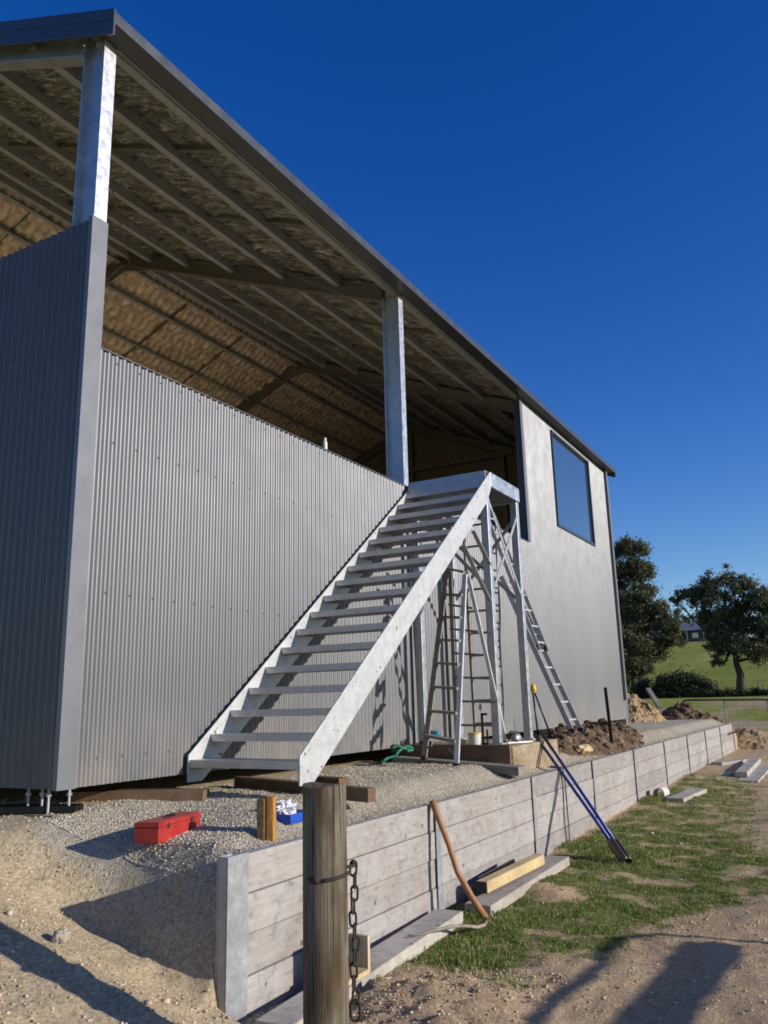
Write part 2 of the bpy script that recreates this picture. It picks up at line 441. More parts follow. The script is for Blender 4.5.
def axis(vals):
    out = [vals[0][0]]
    for a, b, st in vals:
        n = max(1, round((b-a)/st)); out += [a+(b-a)*(i+1)/n for i in range(n)]
    return out
gx = axis([(-1500, -300, 200), (-300, -60, 20), (-60, -12, 4), (-12, -2, .8), (-2, -.4, .16), (-.4, 1.50, .04), (1.50, 1.57, .0233), (1.57, 1.62, .05), (1.62, 4.2, .045), (4.2, 9, .3), (9, 30, 3), (30, 300, 30), (300, 1500, 200)])
gy = axis([(-600, -60, 90), (-60, -8, 6), (-8, -3, .4), (-3, -1.2, .1), (-1.2, 6, .045), (6, 14, .10), (14, 26, .3), (26, 60, 2), (60, 200, 5), (200, 400, 20), (400, 3000, 260)])
GX, GY = len(gx), len(gy)
verts = np.zeros((GX*GY, 3)); zn = np.zeros((GX*GY, 4))
for j, y in enumerate(gy):
    for i, x in enumerate(gx):
        z = T(x, y)
        verts[j*GX+i] = (x, y, z); zn[j*GX+i] = zones(x, y)
idx = np.arange(GX*GY).reshape(GY, GX)
faces = np.stack([idx[:-1, :-1], idx[:-1, 1:], idx[1:, 1:], idx[1:, :-1]], -1).reshape(-1, 4)
ground = np_mesh('ground', verts, faces, M['ground'], smooth=True)
ground['kind'] = 'structure'
for k, nm in enumerate(('gravel', 'sand', 'grass', 'meadow')):
    a = ground.data.attributes.new(nm, 'FLOAT', 'POINT'); a.data.foreach_set('value', zn[:, k].astype(np.float32))

# ------------------------------------------------------------------ loose stones, clods, grass (uncountable)
OCT = np.array([(1,0,0),(0,1,0),(-1,0,0),(0,-1,0),(0,0,1),(0,0,-1),(.6,.6,.5),(-.6,.55,.5),(-.6,-.6,.45),(.55,-.6,.5)], float)
def blob_template():
    bm = bmesh.new()
    for v in OCT: bm.verts.new(v)
    bmesh.ops.convex_hull(bm, input=bm.verts)
    bmesh.ops.triangulate(bm, faces=bm.faces)
    bm.verts.index_update(); v = np.array([q.co[:] for q in bm.verts]); f = np.array([[q.index for q in p.verts] for p in bm.faces]); bm.free()
    return v, f
BV, BF_ = blob_template()
def scatter_stones(name, pts, sizes, mat, sink=.25, flat=.65):
    n = len(pts); V = BV[None]*rng.uniform(.65, 1.25, (n, len(BV), 1))
    V = V*rng.uniform(.6, 1.1, (n, 1, 3))*np.array([1, 1, flat])
    a = rng.uniform(0, 2*math.pi, n); c, s = np.cos(a)[:, None], np.sin(a)[:, None]
    X = V[..., 0]*c-V[..., 1]*s; Y = V[..., 0]*s+V[..., 1]*c
    V = np.stack([X, Y, V[..., 2]], -1)*sizes[:, None, None]
    V[..., 2] += (flat-sink)*sizes[:, None]*.5
    V += pts[:, None, :]
    F = BF_[None]+(np.arange(n)*len(BV))[:, None, None]
    return np_mesh(name, V.reshape(-1, 3), F.reshape(-1, 3), mat)
def pts_where(n, x0, x1, y0, y1, keep, ypow=1.0):
    out = []
    while len(out) < n:
        x = random.uniform(x0, x1); y = y0+(y1-y0)*random.random()**ypow
        if random.random() < keep(x, y): out.append((x, y, T(x, y)))
    return np.array(out)
P = pts_where(28000, -.3, 1.53, -.1, 13, lambda x, y: zones(x, y)[0], 1.8)
g = scatter_stones('gravel', P, rng.uniform(.003, .0085, len(P))*(1+.04*P[:, 1]), M['pebble']); g['kind'] = 'stuff'
P = pts_where(9500, -1.2, 3.0, -2.2, 1.2, lambda x, y: (1-zones(x, y)[0])*(.8 if fbm(x, y, 1.5) > -.1 else .3))
S = rng.uniform(.003, .012, len(P)); S[rng.random(len(P)) > .985] *= 2.4
g = scatter_stones('small_stones', P, S, M['clod']); g['kind'] = 'stuff'
P = pts_where(4200, 1.66, 4.4, -.5, 14, lambda x, y: .75*(1-zones(x, y)[2])*(1 if fbm(x, y, 1.1) > -.15 else .4), 1.5)
S = rng.uniform(.003, .013, len(P)); S[rng.random(len(P)) > .985] *= 2.6
g = scatter_stones('track_stones', P, S, M['clod']); g['kind'] = 'stuff'

def grass_mesh(name, n, area, keep, h0, h1, w, ypow=1.0):
    P = pts_where(n, *area, keep, ypow); n = len(P)
    h = rng.uniform(h0, h1, n)*(1+.01*P[:, 1]); a = rng.uniform(0, 2*math.pi, n); le = rng.uniform(.1, .9, n)*h
    la = rng.uniform(0, 2*math.pi, n); ww = w*rng.uniform(.6, 1.4, n)*(1+.10*P[:, 1])
    d = np.stack([np.cos(a), np.sin(a), np.zeros(n)], -1)*ww[:, None]
    lean = np.stack([np.cos(la), np.sin(la), np.zeros(n)], -1)*le[:, None]
    up = np.zeros((n, 3)); up[:, 2] = h
    V = np.stack([P-d, P+d, P+d*.6+lean*.4+up*.6, P+lean+up, P-d*.6+lean*.4+up*.6], 1)
    F = np.array([0, 1, 2, 3, 4])[None]+(np.arange(n)*5)[:, None]
    o = np_mesh(name, V.reshape(-1, 3), F, M['blade']); o['kind'] = 'stuff'; return o
grass_mesh('grass', 80000, (1.62, 4.0, -.4, 13.5), lambda x, y: max(.012*(x < 3.9), zones(x, y)[2]-.05)*(.12+1.1*ss(-.25, .35, fbm(x, y, 3.8, 4)))*(1.0+.8*(x < 1.95)), .006, .024, .0019, 1.7)
def tuft(x, y):
    d = 0
    for (a, b, r) in ((1.78, 2.35, .20), (1.95, 2.05, .20), (1.72, 5.2, .18), (2.10, 1.55, .14), (2.3, 4.9, .3), (1.72, 9.0, .25), (2.25, 1.25, .2)):
        d = max(d, math.exp(-((x-a)**2+(y-b)**2)/r**2))
    return d
grass_mesh('grass_tufts', 6500, (1.64, 2.9, .3, 10), tuft, .018, .048, .0024)

# ------------------------------------------------------------------ the shed
SL = .415; YE = 15.55; XF = -10.5
def zu(x): return 5.90 - SL*x if x > -5.25 else 5.90 + SL*(10.5+x)      # underside of rafters
def zr(x): return zu(x)+.35                                               # roof sheet
shed = thing('steel_shed', 'large half clad grey corrugated steel shed with open upper bays and dark roof edge', 'shed', (0, 0, .12))
PITCH = .076
def corr(y0, y1, z0, z1, x=0.0, nx=1, along='y', amp=.0086):
    mb = MB(); q_ = PITCH/10; k0 = math.floor(y0/q_)+1; k1 = math.ceil(y1/q_)-1
    ys = [y0]+[k*q_ for k in range(k0, k1+1) if y0+1e-4 < k*q_ < y1-1e-4]+[y1]; n = len(ys)-1
    rows = []
    for z in (z0, z1):
        for y in ys:
            ph = (y/PITCH) % 1.0
            t = math.cos(2*math.pi*ph); d = math.copysign(abs(t)**.8, t)*amp
            rows.append((x+nx*d, y, z) if along == 'y' else (y, x+nx*d, z))
    fs = [(i, i+1, i+n+2, i+n+1) for i in range(n)]
    mb.add(rows, fs); return mb
def sheet(mb, name, mat, parent):
    o = link(name, mb.mesh(), mat, parent, smooth=True)
    m = o.modifiers.new('thickness', 'SOLIDIFY'); m.thickness = .0012; m.offset = 0; m.use_rim = False
    return o
hw = corr(.10, 9.53, .27, 3.40)
for z in (.45, 1.58, 2.70, 3.33):               # fixing screws sit on the ribs
    for i in range(4, 124, 3):
        y = PITCH*i
        if y < 9.45: hw.box(.0080, .0135, y-.007, y+.007, z-.007, z+.007)
sheet(hw, 'half_wall_cladding', M['clad'], shed)
WY0, WY1, WZ0, WZ1 = 11.22, 13.85, 3.98, 5.93
mb = corr(9.53, WY0, .27, 6.04, amp=.0084)
for a in ((WY0, WY1, .27, WZ0), (WY0, WY1, WZ1, 6.04), (WY1, YE, .27, 6.04)):
    m2 = corr(*a, amp=.0084); mb.add(m2.v, m2.f)
sheet(mb, 'full_wall_cladding', M['clad'], shed)
sheet(corr(XF, -.02, .27, 4.42, 0.0, -1, 'x'), 'end_wall_cladding', M['clad'], shed)
# corner flashing wraps the corner
MB().prism([(-.03, -.016, .265), (.014, -.016, .265), (.014, .135, .265), (.0105, .135, .265), (.0105, -.0125, .265), (-.03, -.0125, .265)], (0, 0, 4.17)).build('corner_flashing', M['flash'], shed)
MB().box(-.012, .016, .14, 9.50, 3.396, 3.404).build('sill_trim', M['clad'], shed)
MB().prism([(.0105, 9.47, 3.41), (.014, 9.47, 3.41), (.014, 9.60, 3.41), (.0105, 9.60, 3.41)], (0, 0, 2.64)).build('jamb_flashing', M['flash'], shed)
MB().box(-.12, .0, 9.505, 9.525, 3.42, 6.0).build('jamb_reveal', M['wframe'], shed)  # dark frame paint here stands in for shade on the reveal
# window
w = MB()
w.box(-.05, .03, WY0, WY1, WZ0, WZ0+.05).box(-.05, .03, WY0, WY1, WZ1-.05, WZ1).box(-.05, .03, WY0, WY0+.05, WZ0+.05, WZ1-.05).box(-.05, .03, WY1-.05, WY1, WZ0+.05, WZ1-.05)
win = w.build('window', M['wframe'], shed)
MB().box(-.03, -.015, WY0+.05, WY1-.05, WZ0+.05, WZ1-.05).build('pane', M['glass'], win)
# portal frames
frames_y = [.07, 5.02, 10.2, 15.40]
def hcol(x0, x1, yc, z0, z1, w=.12):
    mb = MB(); t = .012
    mb.box(x1-t, x1, yc-w/2, yc+w/2, z0, z1); mb.box(x0, x0+t, yc-w/2, yc+w/2, z0, z1)
    mb.box(x0+t, x1-t, yc-.006, yc+.006, z0, z1); return mb
for k, y in enumerate(frames_y):
    hcol(-.25, -.004, y, .268 if k == 0 else .14, 6.10 if k == 0 else 6.04).build('column', M['galv'], shed)
    hcol(XF+.02, XF+.25, y, .14, 6.02).build('column', M['galvd'], shed)
    for (xa, xb) in ((-.26, -5.25), (XF+.26, -5.25)):
        mb = MB()
        za, zb = zu(xa), zu(xb)
        d = Vector((xb-xa, 0, zb-za)).normalized(); up = Vector((0, 0, 1))
        for dz, ww, hh in ((.006, .12, .012), (.214, .12, .012), (.11, .010, .196)):
            mb.beam((xa, y, za+dz), (xb, y, zb+dz), ww, hh)
        # knee stiffener
        mb.beam((xa, y, za+.11), (xa+(xb-xa)*.001, y, za+.11), .12, .2)
        mb.build('rafter', M['galvd'] if k == 0 else M['raft'], shed)
    if k:
        MB().prism([(-5.85, y-.008, zu(-5.85)+.0), (-5.25, y-.008, zu(-5.25)-.10), (-4.65, y-.008, zu(-4.65)), (-5.25, y-.008, zu(-5.25)+.12)], (0, .016, 0)).build('apex_plate', M['raft'], shed)
# purlins (C sections), eave beams
px = [-.93, -1.88, -2.84, -3.78, -4.60, -5.10]
for side in (0, 1):
    for x in px:
        xx = x if side == 0 else -10.5-x
        z = zu(xx)+.150; mb = MB(); s_ = 1 if side == 0 else -1
        y0, y1 = (.02, YE)
        mb.box(xx-.002, xx+.002, y0, y1, z+.0, z+.185); mb.box(xx-.075*s_ if s_ > 0 else xx+.002, xx-.002 if s_ > 0 else xx+.075, y0, y1, z-.002+.004, z+.004)
        mb.box(min(xx, xx-.065*s_)-0, max(xx, xx-.065*s_), y0, y1, z+.166-.02*s_*0, z+.169)
        mb.build('purlin', M['purl'], shed)
MB().box(-.10, -.03, .01, YE, 6.02, 6.15).box(-.028, .0, .14, YE, 6.045, 6.06).build('eave_purlin', M['galvd'], shed)
MB().box(XF+.02, XF+.10, .01, YE, 6.06, 6.20).build('eave_purlin', M['galvd'], shed)
for side in (0, 1):                            # bridging between purlins
    for b0, b1 in ((.07, 5.02), (5.02, 10.2), (10.2, 15.4)):
        for f in (.345, .66):
            y = b0+(b1-b0)*f; xa, xb = (-.1, -5.05) if side == 0 else (-10.4, -5.45)
            MB().beam((xa, y, zu(xa)+.27), (xb, y, zu(xb)+.27), .05, .07).build('bridging', M['raft'], shed)
# roof: top sheet and insulation below it
for side in (0, 1):
    xa, xb = (.06, -5.25) if side == 0 else (XF-.06, -5.25)
    mb = MB(); n = 160
    mb.add([(xa, -.06, zr(xa)), (xb, -.06, zr(xb)), (xb, YE+.06, zr(xb)), (xa, YE+.06, zr(xa))], [(0, 1, 2, 3)])
    o = mb.build('roof_sheet', M['trim'], shed)
    m = o.modifiers.new('t', 'SOLIDIFY'); m.thickness = .02; m.offset = 1 if side == 0 else -1
    m.offset = 0
    # insulation
    st = .045; ny = int((YE-.05)/st); nx_ = int(5.2/st); V = np.zeros(((ny+1)*(nx_+1), 3)); q = 0
    for j in range(ny+1):
        y = .02+(YE-.05)*j/ny
        for i in range(nx_+1):
            x = xa+(xb-xa)*(.01+.985*i/nx_); dd = abs(x-xa)
            if side == 1:
                cell = abs(math.sin(math.pi*y/.165+.9*noise.noise(Vector((x*1.3, y*.8, 2)))))**.6
                row = abs(math.sin(math.pi*(dd)/.31+.4*noise.noise(Vector((x*2, y*2, 7)))))**.5
                sag = -.12*cell*row - .03*fbm(x, y, 2.5, 3)
            else:
                sag = -.075*abs(noise.fractal(Vector((x*1.6, y*6.5, 1)), .8, 2.1, 4)) - .03*abs(fbm(x, y, 2.0, 3))
            V[q] = (x, y, zr(x)-.035+sag); q += 1
    ii = np.arange((ny+1)*(nx_+1)).reshape(ny+1, nx_+1)
    F = np.stack([ii[:-1, :-1], ii[:-1, 1:], ii[1:, 1:], ii[1:, :-1]], -1).reshape(-1, 4)
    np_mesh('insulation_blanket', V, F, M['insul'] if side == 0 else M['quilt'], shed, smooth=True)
MB().prism([(-5.55, -.07, zr(-5.55)+.02), (-5.25, -.07, zr(-5.25)+.04), (-4.95, -.07, zr(-4.95)+.02), (-4.95, -.07, zr(-4.95)+.012), (-5.25, -.07, zr(-5.25)+.03), (-5.55, -.07, zr(-5.55)+.012)], (0, YE+.14, 0)).build('ridge_cap', M['trim'], shed)
# gutter (folded channel), barge boards, downpipe
prof = [(.030, 6.15), (.030, 6.045), (.190, 6.045), (.194, 6.145), (.182, 6.145), (.178, 6.06), (.042, 6.06), (.042, 6.15)]
MB().prism([(x, -.062, z) for x, z in prof], (0, YE+.26, 0)).build('gutter', M['trim'], shed)
MB().prism([(XF-x, -.062, z) for x, z in prof], (0, YE+.26, 0)).build('gutter', M['trim'], shed)
MB().box(.002, .028, -.02, YE+.02, 6.05, 6.19).build('fascia', M['trim'], shed)
for y in (-.085, YE+.06):
    for xa, xb in ((.196, -5.25), (XF-.196, -5.25)):
        za, zb = zr(xa), zr(xb)
        MB().prism([(xa, y, za-.24), (xb, y, zb-.29), (xb, y, zb+.0), (xa, y, za+.0)], (0, .022, 0)).build('barge_board', M['trim'], shed, bevel=.004)
        MB().prism([(xa, y-.003, za-.115), (xb, y-.003, zb-.115), (xb, y-.003, zb-.105), (xa, y-.003, za-.105)], (0, .004, 0)).build('barge_bead', M['wframe'], shed)
MB().box(.012, .075, 15.20, 15.30, .68, 6.09).build('downpipe', M['flash'], shed, bevel=.006)
MB().prism([(-.10, YE+.016, .265), (.014, YE+.016, .265), (.014, YE-.12, .265), (.0105, YE-.12, .265), (.0105, YE+.0125, .265), (-.10, YE+.0125, .265)], (0, 0, 5.80)).build('corner_flashing', M['flash'], shed)
# far walls and slab and an unseen upper floor added to bounce sunlight
MB().box(XF, XF+.03, 0, YE, .27, 6.1).build('back_wall', M['inner'], shed)
MB().prism([(XF, YE-.03, .2), (0, YE-.03, .2), (0, YE-.03, 6.2), (-5.25, YE-.03, 8.35), (XF, YE-.03, 6.2)], (0, .03, 0)).build('far_end_wall', M['inner'], shed)
for z in (4.6, 6.9):
    MB().box(XF+.3+(2.0 if z > 6 else 0), -.3-(2.0 if z > 6 else 0), YE-.19, YE-.07, z, z+.14).build('girt', M['raft'], shed)
for x in (-2.6, -5.25, -7.9): MB().box(x-.06, x+.06, YE-.18, YE-.06, 3.3, zu(x)).build('mullion', M['raft'], shed)
MB().box(XF+.04, -.03, .15, YE-.05, 3.12, 3.30).build('upper_bounce_floor', M['board'], shed)
MB().box(XF, -.45, .45, YE, -.1, .10).build('slab', M['slab'], shed)
MB().box(-.5, .02, -.04, .33, -.1, .115).build('footing_pad', M['heapt'], shed)
# wind brace rods in the near opening
for a, b in (((-.3, 4.95, 5.9), (-5.0, .1, 7.95)), ((-.3, .12, 5.9), (-5.0, 4.9, 7.95))):
    MB().tube([a, ((a[0]+b[0])/2, (a[1]+b[1])/2, (a[2]+b[2])/2-.05), b], .008, 6).build('brace_rod', M['raft'], shed)
# anchor bolts below the corner
for x, y in ((-.30, .02), (-.20, .05), (-.10, .02), (.0, .10)):
    mb = MB(); mb.tube([(x, y, .05), (x, y, .30)], .009, 8); mb.tube([(x, y, .225), (x, y, .243)], .018, 6)
    mb.build('anchor_bolt', M['galvd'], shed)

# ------------------------------------------------------------------ the staircase
st = thing('steel_staircase', 'galvanised steel staircase rising along the half wall to a post supported landing', 'staircase', (.55, 1.2, .12))
XI, XO = .045, 1.10; SS = .767
def zs(y): return .41+SS*(y-1.15)
YT = 5.09
def stringer(x0, x1, name):
    poly = [(x0, 1.15, .21), (x0, 1.15, .41), (x0, YT, zs(YT)), (x0, YT, zs(YT)-.20), (x0, YT-.13, zs(YT)-.39), (x0, 1.15+.20, .24), (x0, 1.15+.16, .21)]
    return MB().prism(poly, (x1-x0, 0, 0)).build(name, M['string'], st, bevel=.003)
stringer(XI, XI+.016, 'stringer'); so = stringer(XO-.016, XO, 'stringer')
# bolt heads on the outer stringer where the treads are fixed
for i in range(17):
    z = .375+.1805*i; y = 1.16+.2325*i
    mb = MB()
    mb.box(XI+.018, XO-.018, y, y+.235, z-.006, z)
    mb.box(XI+.018, XO-.018, y, y+.005, z-.055, z-.006)
    mb.box(XI+.018, XO-.018, y+.230, y+.235, z-.055, z-.006)
    mb.box(XI+.018, XI+.024, y+.006, y+.229, z-.055, z-.007).box(XO-.024, XO-.018, y+.006, y+.229, z-.055, z-.007)
    mb.build('tread', M['galv'], st)
zt = zs(YT)
YL = 6.07
MB().box(XI+.018, XO-.018, YT-.10, YL, zt-.012, zt-.006).build('landing_deck', M['galvd'], st)
MB().box(XI, XO-.018, YT-.12, YT-.102, zt-.17, zt-.004).build('landing_riser', M['galv'], st)
MB().box(XO-.016, XO, YT+.001, YL, zt-.18, zt).build('landing_edge_beam', M['galv'], st, bevel=.003)
MB().box(XI, XO-.018, YL-.016, YL, zt-.18, zt-.013).build('landing_edge_beam', M['galv'], st, bevel=.003)
MB().box(XI, XI+.016, YT, YL-.018, zt-.18, zt-.013).build('landing_edge_beam', M['galv'], st)
for x in (XI+.07, XO-.062):
    for y in (YT-.115, YL-.095):
        zt_ = zt-.182 if y > 5.5 or x > .5 else zt-.182
        MB().box(x-.045+.0, x+.045, y, y+.09, .30, zt-.19 if y > 5.5 else zt-.33).build('landing_post', M['galv'], st, bevel=.004)
        MB().box(x-.08, x+.08, y-.035, y+.125, .285, .299).build('base_plate', M['galv'], st)
# bracing: flat bars, some in duller steel to stand in for shade
def bar(a, b, name='brace'): MB().beam(a, b, .008, .045).build(name, M['galvd'] if abs(a[0]-b[0]) < .05 else M['purl'], st)
xo = XO-.03
bar((xo, 5.08, 3.05), (xo, 5.98, 2.05)); bar((xo+.01, 5.08, 2.05), (xo+.01, 5.98, 3.05))
bar((XI+.1, YT-.07, 2.05), (XO-.1, YT-.07, 3.0)); bar((XI+.1, YT-.05, 3.0), (XO-.1, YT-.05, 2.05))
bar((.10, YL-.05, 2.0), (XO-.1, YL-.05, 3.0)); bar((.10, YL-.07, 2.9), (XO-.1, YL-.07, 2.0))
for a_, b_ in (((xo, 4.55, 2.62), (xo, 5.0, 2.28)), ((xo-.02, 4.30, 2.42), (xo-.02, 5.0, 1.85))):
    MB().beam(a_, b_, .05, .008).build('brace', M['purl'], st)

# ------------------------------------------------------------------ landing footing and things on it
def topobj(mb, name, mat, label, cat, loc, group=None, **kw):
    return tag(mb.build(name, mat, None, loc, **kw), label, cat, group)
ft = thing('footing_block', 'pale concrete footing block boxed with a brown board under the landing posts', 'footing', (.9, 5.2, .1))
FX0, FX1, FY0, FY1 = -.02, 1.36, 4.60, 6.15
MB().box(FX0, FX1, FY0+.03, FY1, -.1, .285).build('concrete_block', M['heapt'], ft, bevel=.02)
MB().box(FX0-.05, FX1-.02, FY0-.01, FY0+.027, .0, .30).build('form_board', M['brownx'], ft, bevel=.003)
topobj(MB().prism([(.05, 4.36, .10), (1.55, 4.25, .02), (1.55, 4.48, .02), (.05, 4.56, .10)], (0, 0, .085)), 'grey_plank', M['greyw'],
       'long grey weathered plank lying in front of the boxed landing footing', 'plank', (.8, 4.4, .05), bevel=.004)
def lathe(mb, cx, cy, prof, seg=16):
    b = len(mb.v)
    for r, z in prof:
        for k in range(seg):
            t = 2*math.pi*k/seg; mb.v.append((cx+r*math.cos(t), cy+r*math.sin(t), z))
    for i in range(len(prof)-1):
        for k in range(seg):
            a = b+i*seg+k; c = b+i*seg+(k+1) % seg; mb.f.append((a, c, c+seg, a+seg))
    mb.f.append(tuple(b+k for k in reversed(range(seg)))); mb.f.append(tuple(b+(len(prof)-1)*seg+k for k in range(seg)))
    return mb
def blob(c, r, sc_=(1, 1, 1), amp=.25, fs=3.0, seed=0, seg=3):
    bm = bmesh.new(); bmesh.ops.create_icosphere(bm, subdivisions=seg, radius=1)
    mb = MB()
    for v in bm.verts:
        n = v.co.copy(); k = 1+amp*noise.fractal(n*fs*.5+Vector((seed*7.3, 0, 0)), .9, 2, 4)
        v.co = Vector((n.x*sc_[0], n.y*sc_[1], n.z*sc_[2]))*r*k+Vector(c)
    mb.add([v.co[:] for v in bm.verts], [[q.index for q in f.verts] for f in bm.faces]); bm.free(); return mb
bk = thing('paint_bucket', 'small cream bucket with yellow lid beside the landing post', 'bucket', (.86, 4.80, .285))
lathe(MB(), .86, 4.80, [(.060, .286), (.072, .40)]).build('bucket_body', M['cream'], bk, smooth=False)
lathe(MB(), .86, 4.80, [(.076, .401), (.076, .418), (.02, .422)]).build('bucket_lid', M['yellow'], bk)
topobj(lathe(MB(), .70, 4.78, [(.045, .286), (.05, .34), (.03, .345)]), 'yellow_tin', M['yellow'], 'low yellow tin standing left of the cream bucket on the footing', 'tin', (.70, 4.78, .285))
dr = thing('cordless_drill', 'teal cordless drill lying on the footing below the step ladder', 'drill', (.33, 4.85, .285))
mb = MB(); mb.tube([(.22, 4.85, .40), (.30, 4.84, .40), (.38, 4.83, .40), (.42, 4.83, .40)], [.035, .045, .042, .018], 10); mb.build('drill_body', M['teal'], dr, smooth=True)
MB().beam((.26, 4.85, .38), (.22, 4.87, .31), .035, .045, up=(1, 0, 0)).build('drill_grip', M['blackp'], dr, bevel=.006)
MB().box(.16, .27, 4.82, 4.92, .287, .325).build('battery', M['blackp'], dr, bevel=.006)
# green strap heap
pts = []
for i in range(60):
    t = i/59; pts.append((.10+.10*math.cos(9*t)*(1-t*.4)+.06*t, 4.45+.09*math.sin(11*t), .23+.03*math.sin(17*t)+.06*t*(1-t)*3))
pts += [(.02, 4.3, .17), (-.0+.03, 4.15, .13)]
topobj(MB().tube(pts, .016, 7), 'green_strap', M['green'], 'crumpled bright green strap lying at the left end of the footing', 'strap', (.1, 4.45, .18), smooth=True)
# black bracket frame
topobj(MB().box(.93, .95, 4.83, 4.85, .286, .62).box(.93, 1.0, 4.83, 4.85, .60, .625).box(.93, 1.0, 4.83, 4.85, .286, .31).box(.985, 1.0, 4.83, 4.85, .31, .45), 'steel_bracket', M['black'], 'black hooked steel bracket standing against the near landing post', 'bracket', (.94, 4.84, .285))
gt = thing('circular_saw', 'grey hand power tool lying on the pale footing right of the near landing post', 'power tool', (1.22, 5.25, .285))
MB().prism([(1.12, 5.12, .287), (1.30, 5.40, .287), (1.30, 5.46, .287), (1.05, 5.2, .287)], (0, 0, .012)).build('base', M['alub'], gt)
blob((1.17, 5.25, .34), .055, (1, 1.5, .9), .1, seed=3).build('motor_housing', M['galvd'], gt, smooth=True)
MB().tube([(1.12, 5.15, .33), (1.12, 5.08, .37), (1.16, 5.12, .41), (1.19, 5.24, .40)], .014, 8).build('tool_handle', M['blackp'], gt, smooth=True)

# ------------------------------------------------------------------ ladders
def bars(a, b, w, h, up, name, mat, parent, bevel=0): return MB().beam(a, b, w, h, up).build(name, mat, parent, bevel=bevel)
sl = thing('step_ladder', 'tall open A frame step ladder standing beneath the stairs by the landing', 'step ladder', (.8, 4.2, .12))
A0, A1 = Vector((.50, 4.26, .19)), Vector((.965, 4.06, .14))     # front feet
B0, B1 = Vector((.70, 4.60, 2.22)), Vector((.955, 4.52, 2.13))   # front tops
bars(A0, B0, .025, .06, (1, 0, 0), 'front_rail', M['fibre'], sl); bars(A1, B1, .030, .05, (1, 0, 0), 'front_rail', M['alub'], sl)
C0, C1 = Vector((.50, 5.10, .30)), Vector((1.09, 5.13, .30))
bars(C0, B0+Vector((.02, .05, -.02)), .022, .04, (1, 0, 0), 'rear_rail', M['fibre'], sl); bars(C1, B1+Vector((.02, .05, -.02)), .022, .04, (1, 0, 0), 'rear_rail', M['alub'], sl)
for i in range(7):
    t = .11+.125*i; a = A0.lerp(B0, t); b = A1.lerp(B1, t); n = (B0-A0).normalized()
    MB().beam(a, (b.x, b.y, a.z*.5+b.z*.5+.0) if i else b, .085, .028, up=(0, 0, 1)).build('step', M['fibre'], sl)
for i in range(6):
    t = .10+.14*i; bars(C0.lerp(B0, t), C1.lerp(B1, t), .025, .025, (0, 0, 1), 'rear_rung', M['fibre'], sl)
MB().beam((B0+Vector((0, .03, .02))), (B1+Vector((0, .03, .03))), .09, .025).build('ladder_top', M['fibre'], sl, bevel=.004)
for p in (A0, A1, C0, C1): MB().box(p.x-.03, p.x+.03, p.y-.03, p.y+.03, p.z-.03, p.z+.012).build('rubber_foot', M['blackp'], sl)
for p, q in ((A0.lerp(B0, .04), A0.lerp(A1, .25)+Vector((0, .0, .14))), (A1.lerp(B1, .04), A0.lerp(A1, .75)+Vector((0, .0, .14)))): bars(p, q, .012, .02, (1, 0, 0), 'corner_brace', M['fibre'], sl)
# straight ladder standing upright behind the near landing post
l2 = thing('upright_ladder', 'dark narrow ladder standing upright right behind the near landing post', 'ladder', (.85, 5.25, .29))
for x in (.66, .94): bars((x, 5.28, .30), (x, 5.22, 3.05), .024, .05, (0, 1, 0), 'rail', M['fibre'], l2)
for i in range(10): MB().tube([(.66, 5.28-.006*i, .50+.26*i), (.94, 5.28-.006*i, .50+.26*i)], .014, 8).build('rung', M['fibre'], l2)
# extension ladder leaning on the half wall, feet on the soil heap
el = thing('extension_ladder', 'aluminium extension ladder leaning from the soil heap onto the half wall top', 'ladder', (.94, 8.1, .4))
def ladder(a, b, w, parent, rungs, rw=.028, rh=.07):
    a, b = Vector(a), Vector(b); d = (b-a).normalized(); sd = Vector((0, 1, 0))*w/2
    for s_ in (-1, 1): bars(a+sd*s_, b+sd*s_, rw, rh, d.cross(Vector((0, 1, 0))), 'rail', M['alu'], parent)
    for i in range(rungs):
        p = a.lerp(b, (i+.5)/rungs); MB().tube([p-sd, p+sd], .015, 8).build('rung', M['alub'], parent)
ladder((1.09, 7.8, .34), (.20, 7.8, 2.55), .42, el, 9)
ladder((.70, 7.8, 1.44), (-.03, 7.8, 3.62), .36, el, 9, .024, .055)
for y in (7.62, 7.98): MB().box(.66, .69, y-.012, y+.012, 1.44, 1.52).build('rung_hook', M['black'], el)
for y in (7.59, 8.01): MB().box(1.06, 1.14, y-.025, y+.025, .29, .35).build('rubber_foot', M['blackp'], el)

# ------------------------------------------------------------------ retaining wall
rw = thing('retaining_wall', 'long retaining wall of pale stacked concrete sleepers between galvanised posts', 'retaining wall', (1.6, 0, -.8))
PY = [-.20]+[2.20+2.19*k for k in range(9)]; PY[-1] = 19.9
for k in range(9):
    y0, y1 = PY[k]+.012, PY[k+1]-.012
    for r in range(5):
        jx = random.uniform(-.005, .005); jz = random.uniform(-.003, .003)
        mb = MB(); nseg = 6; z1 = -.002-.2*r+jz*0; z0 = z1-.196
        mb.box(WX0+.004+jx, WX1+jx, y0, y1, z0, z1)
        mb.build('concrete_sleeper', M['conc'], rw, bevel=.006)
for k, y in enumerate(PY):
    if k == 0:
        mb = MB(); mb.box(WX1+.006, WX1+.014, y-.058, y+.11, -1.05, .01); mb.box(WX0+.022, WX1+.005, y-.058, y-.05, -1.05, .01); mb.box(WX0+.012, WX0+.021, y-.058, y+.05, -1.05, .01)
        mb.build('end_post', M['galvd'], rw, bevel=.002)
    else:
        MB().box(WX1+.011, WX1+.017, y-.04, y+.04, -1.05, .0).box(WX0-.01, WX0+.0, y-.04, y+.04, -1.05, -.01).box(WX0+.001, WX1+.010, y-.004, y+.004, -1.05, -.01).build('steel_post', M['galvd'], rw)

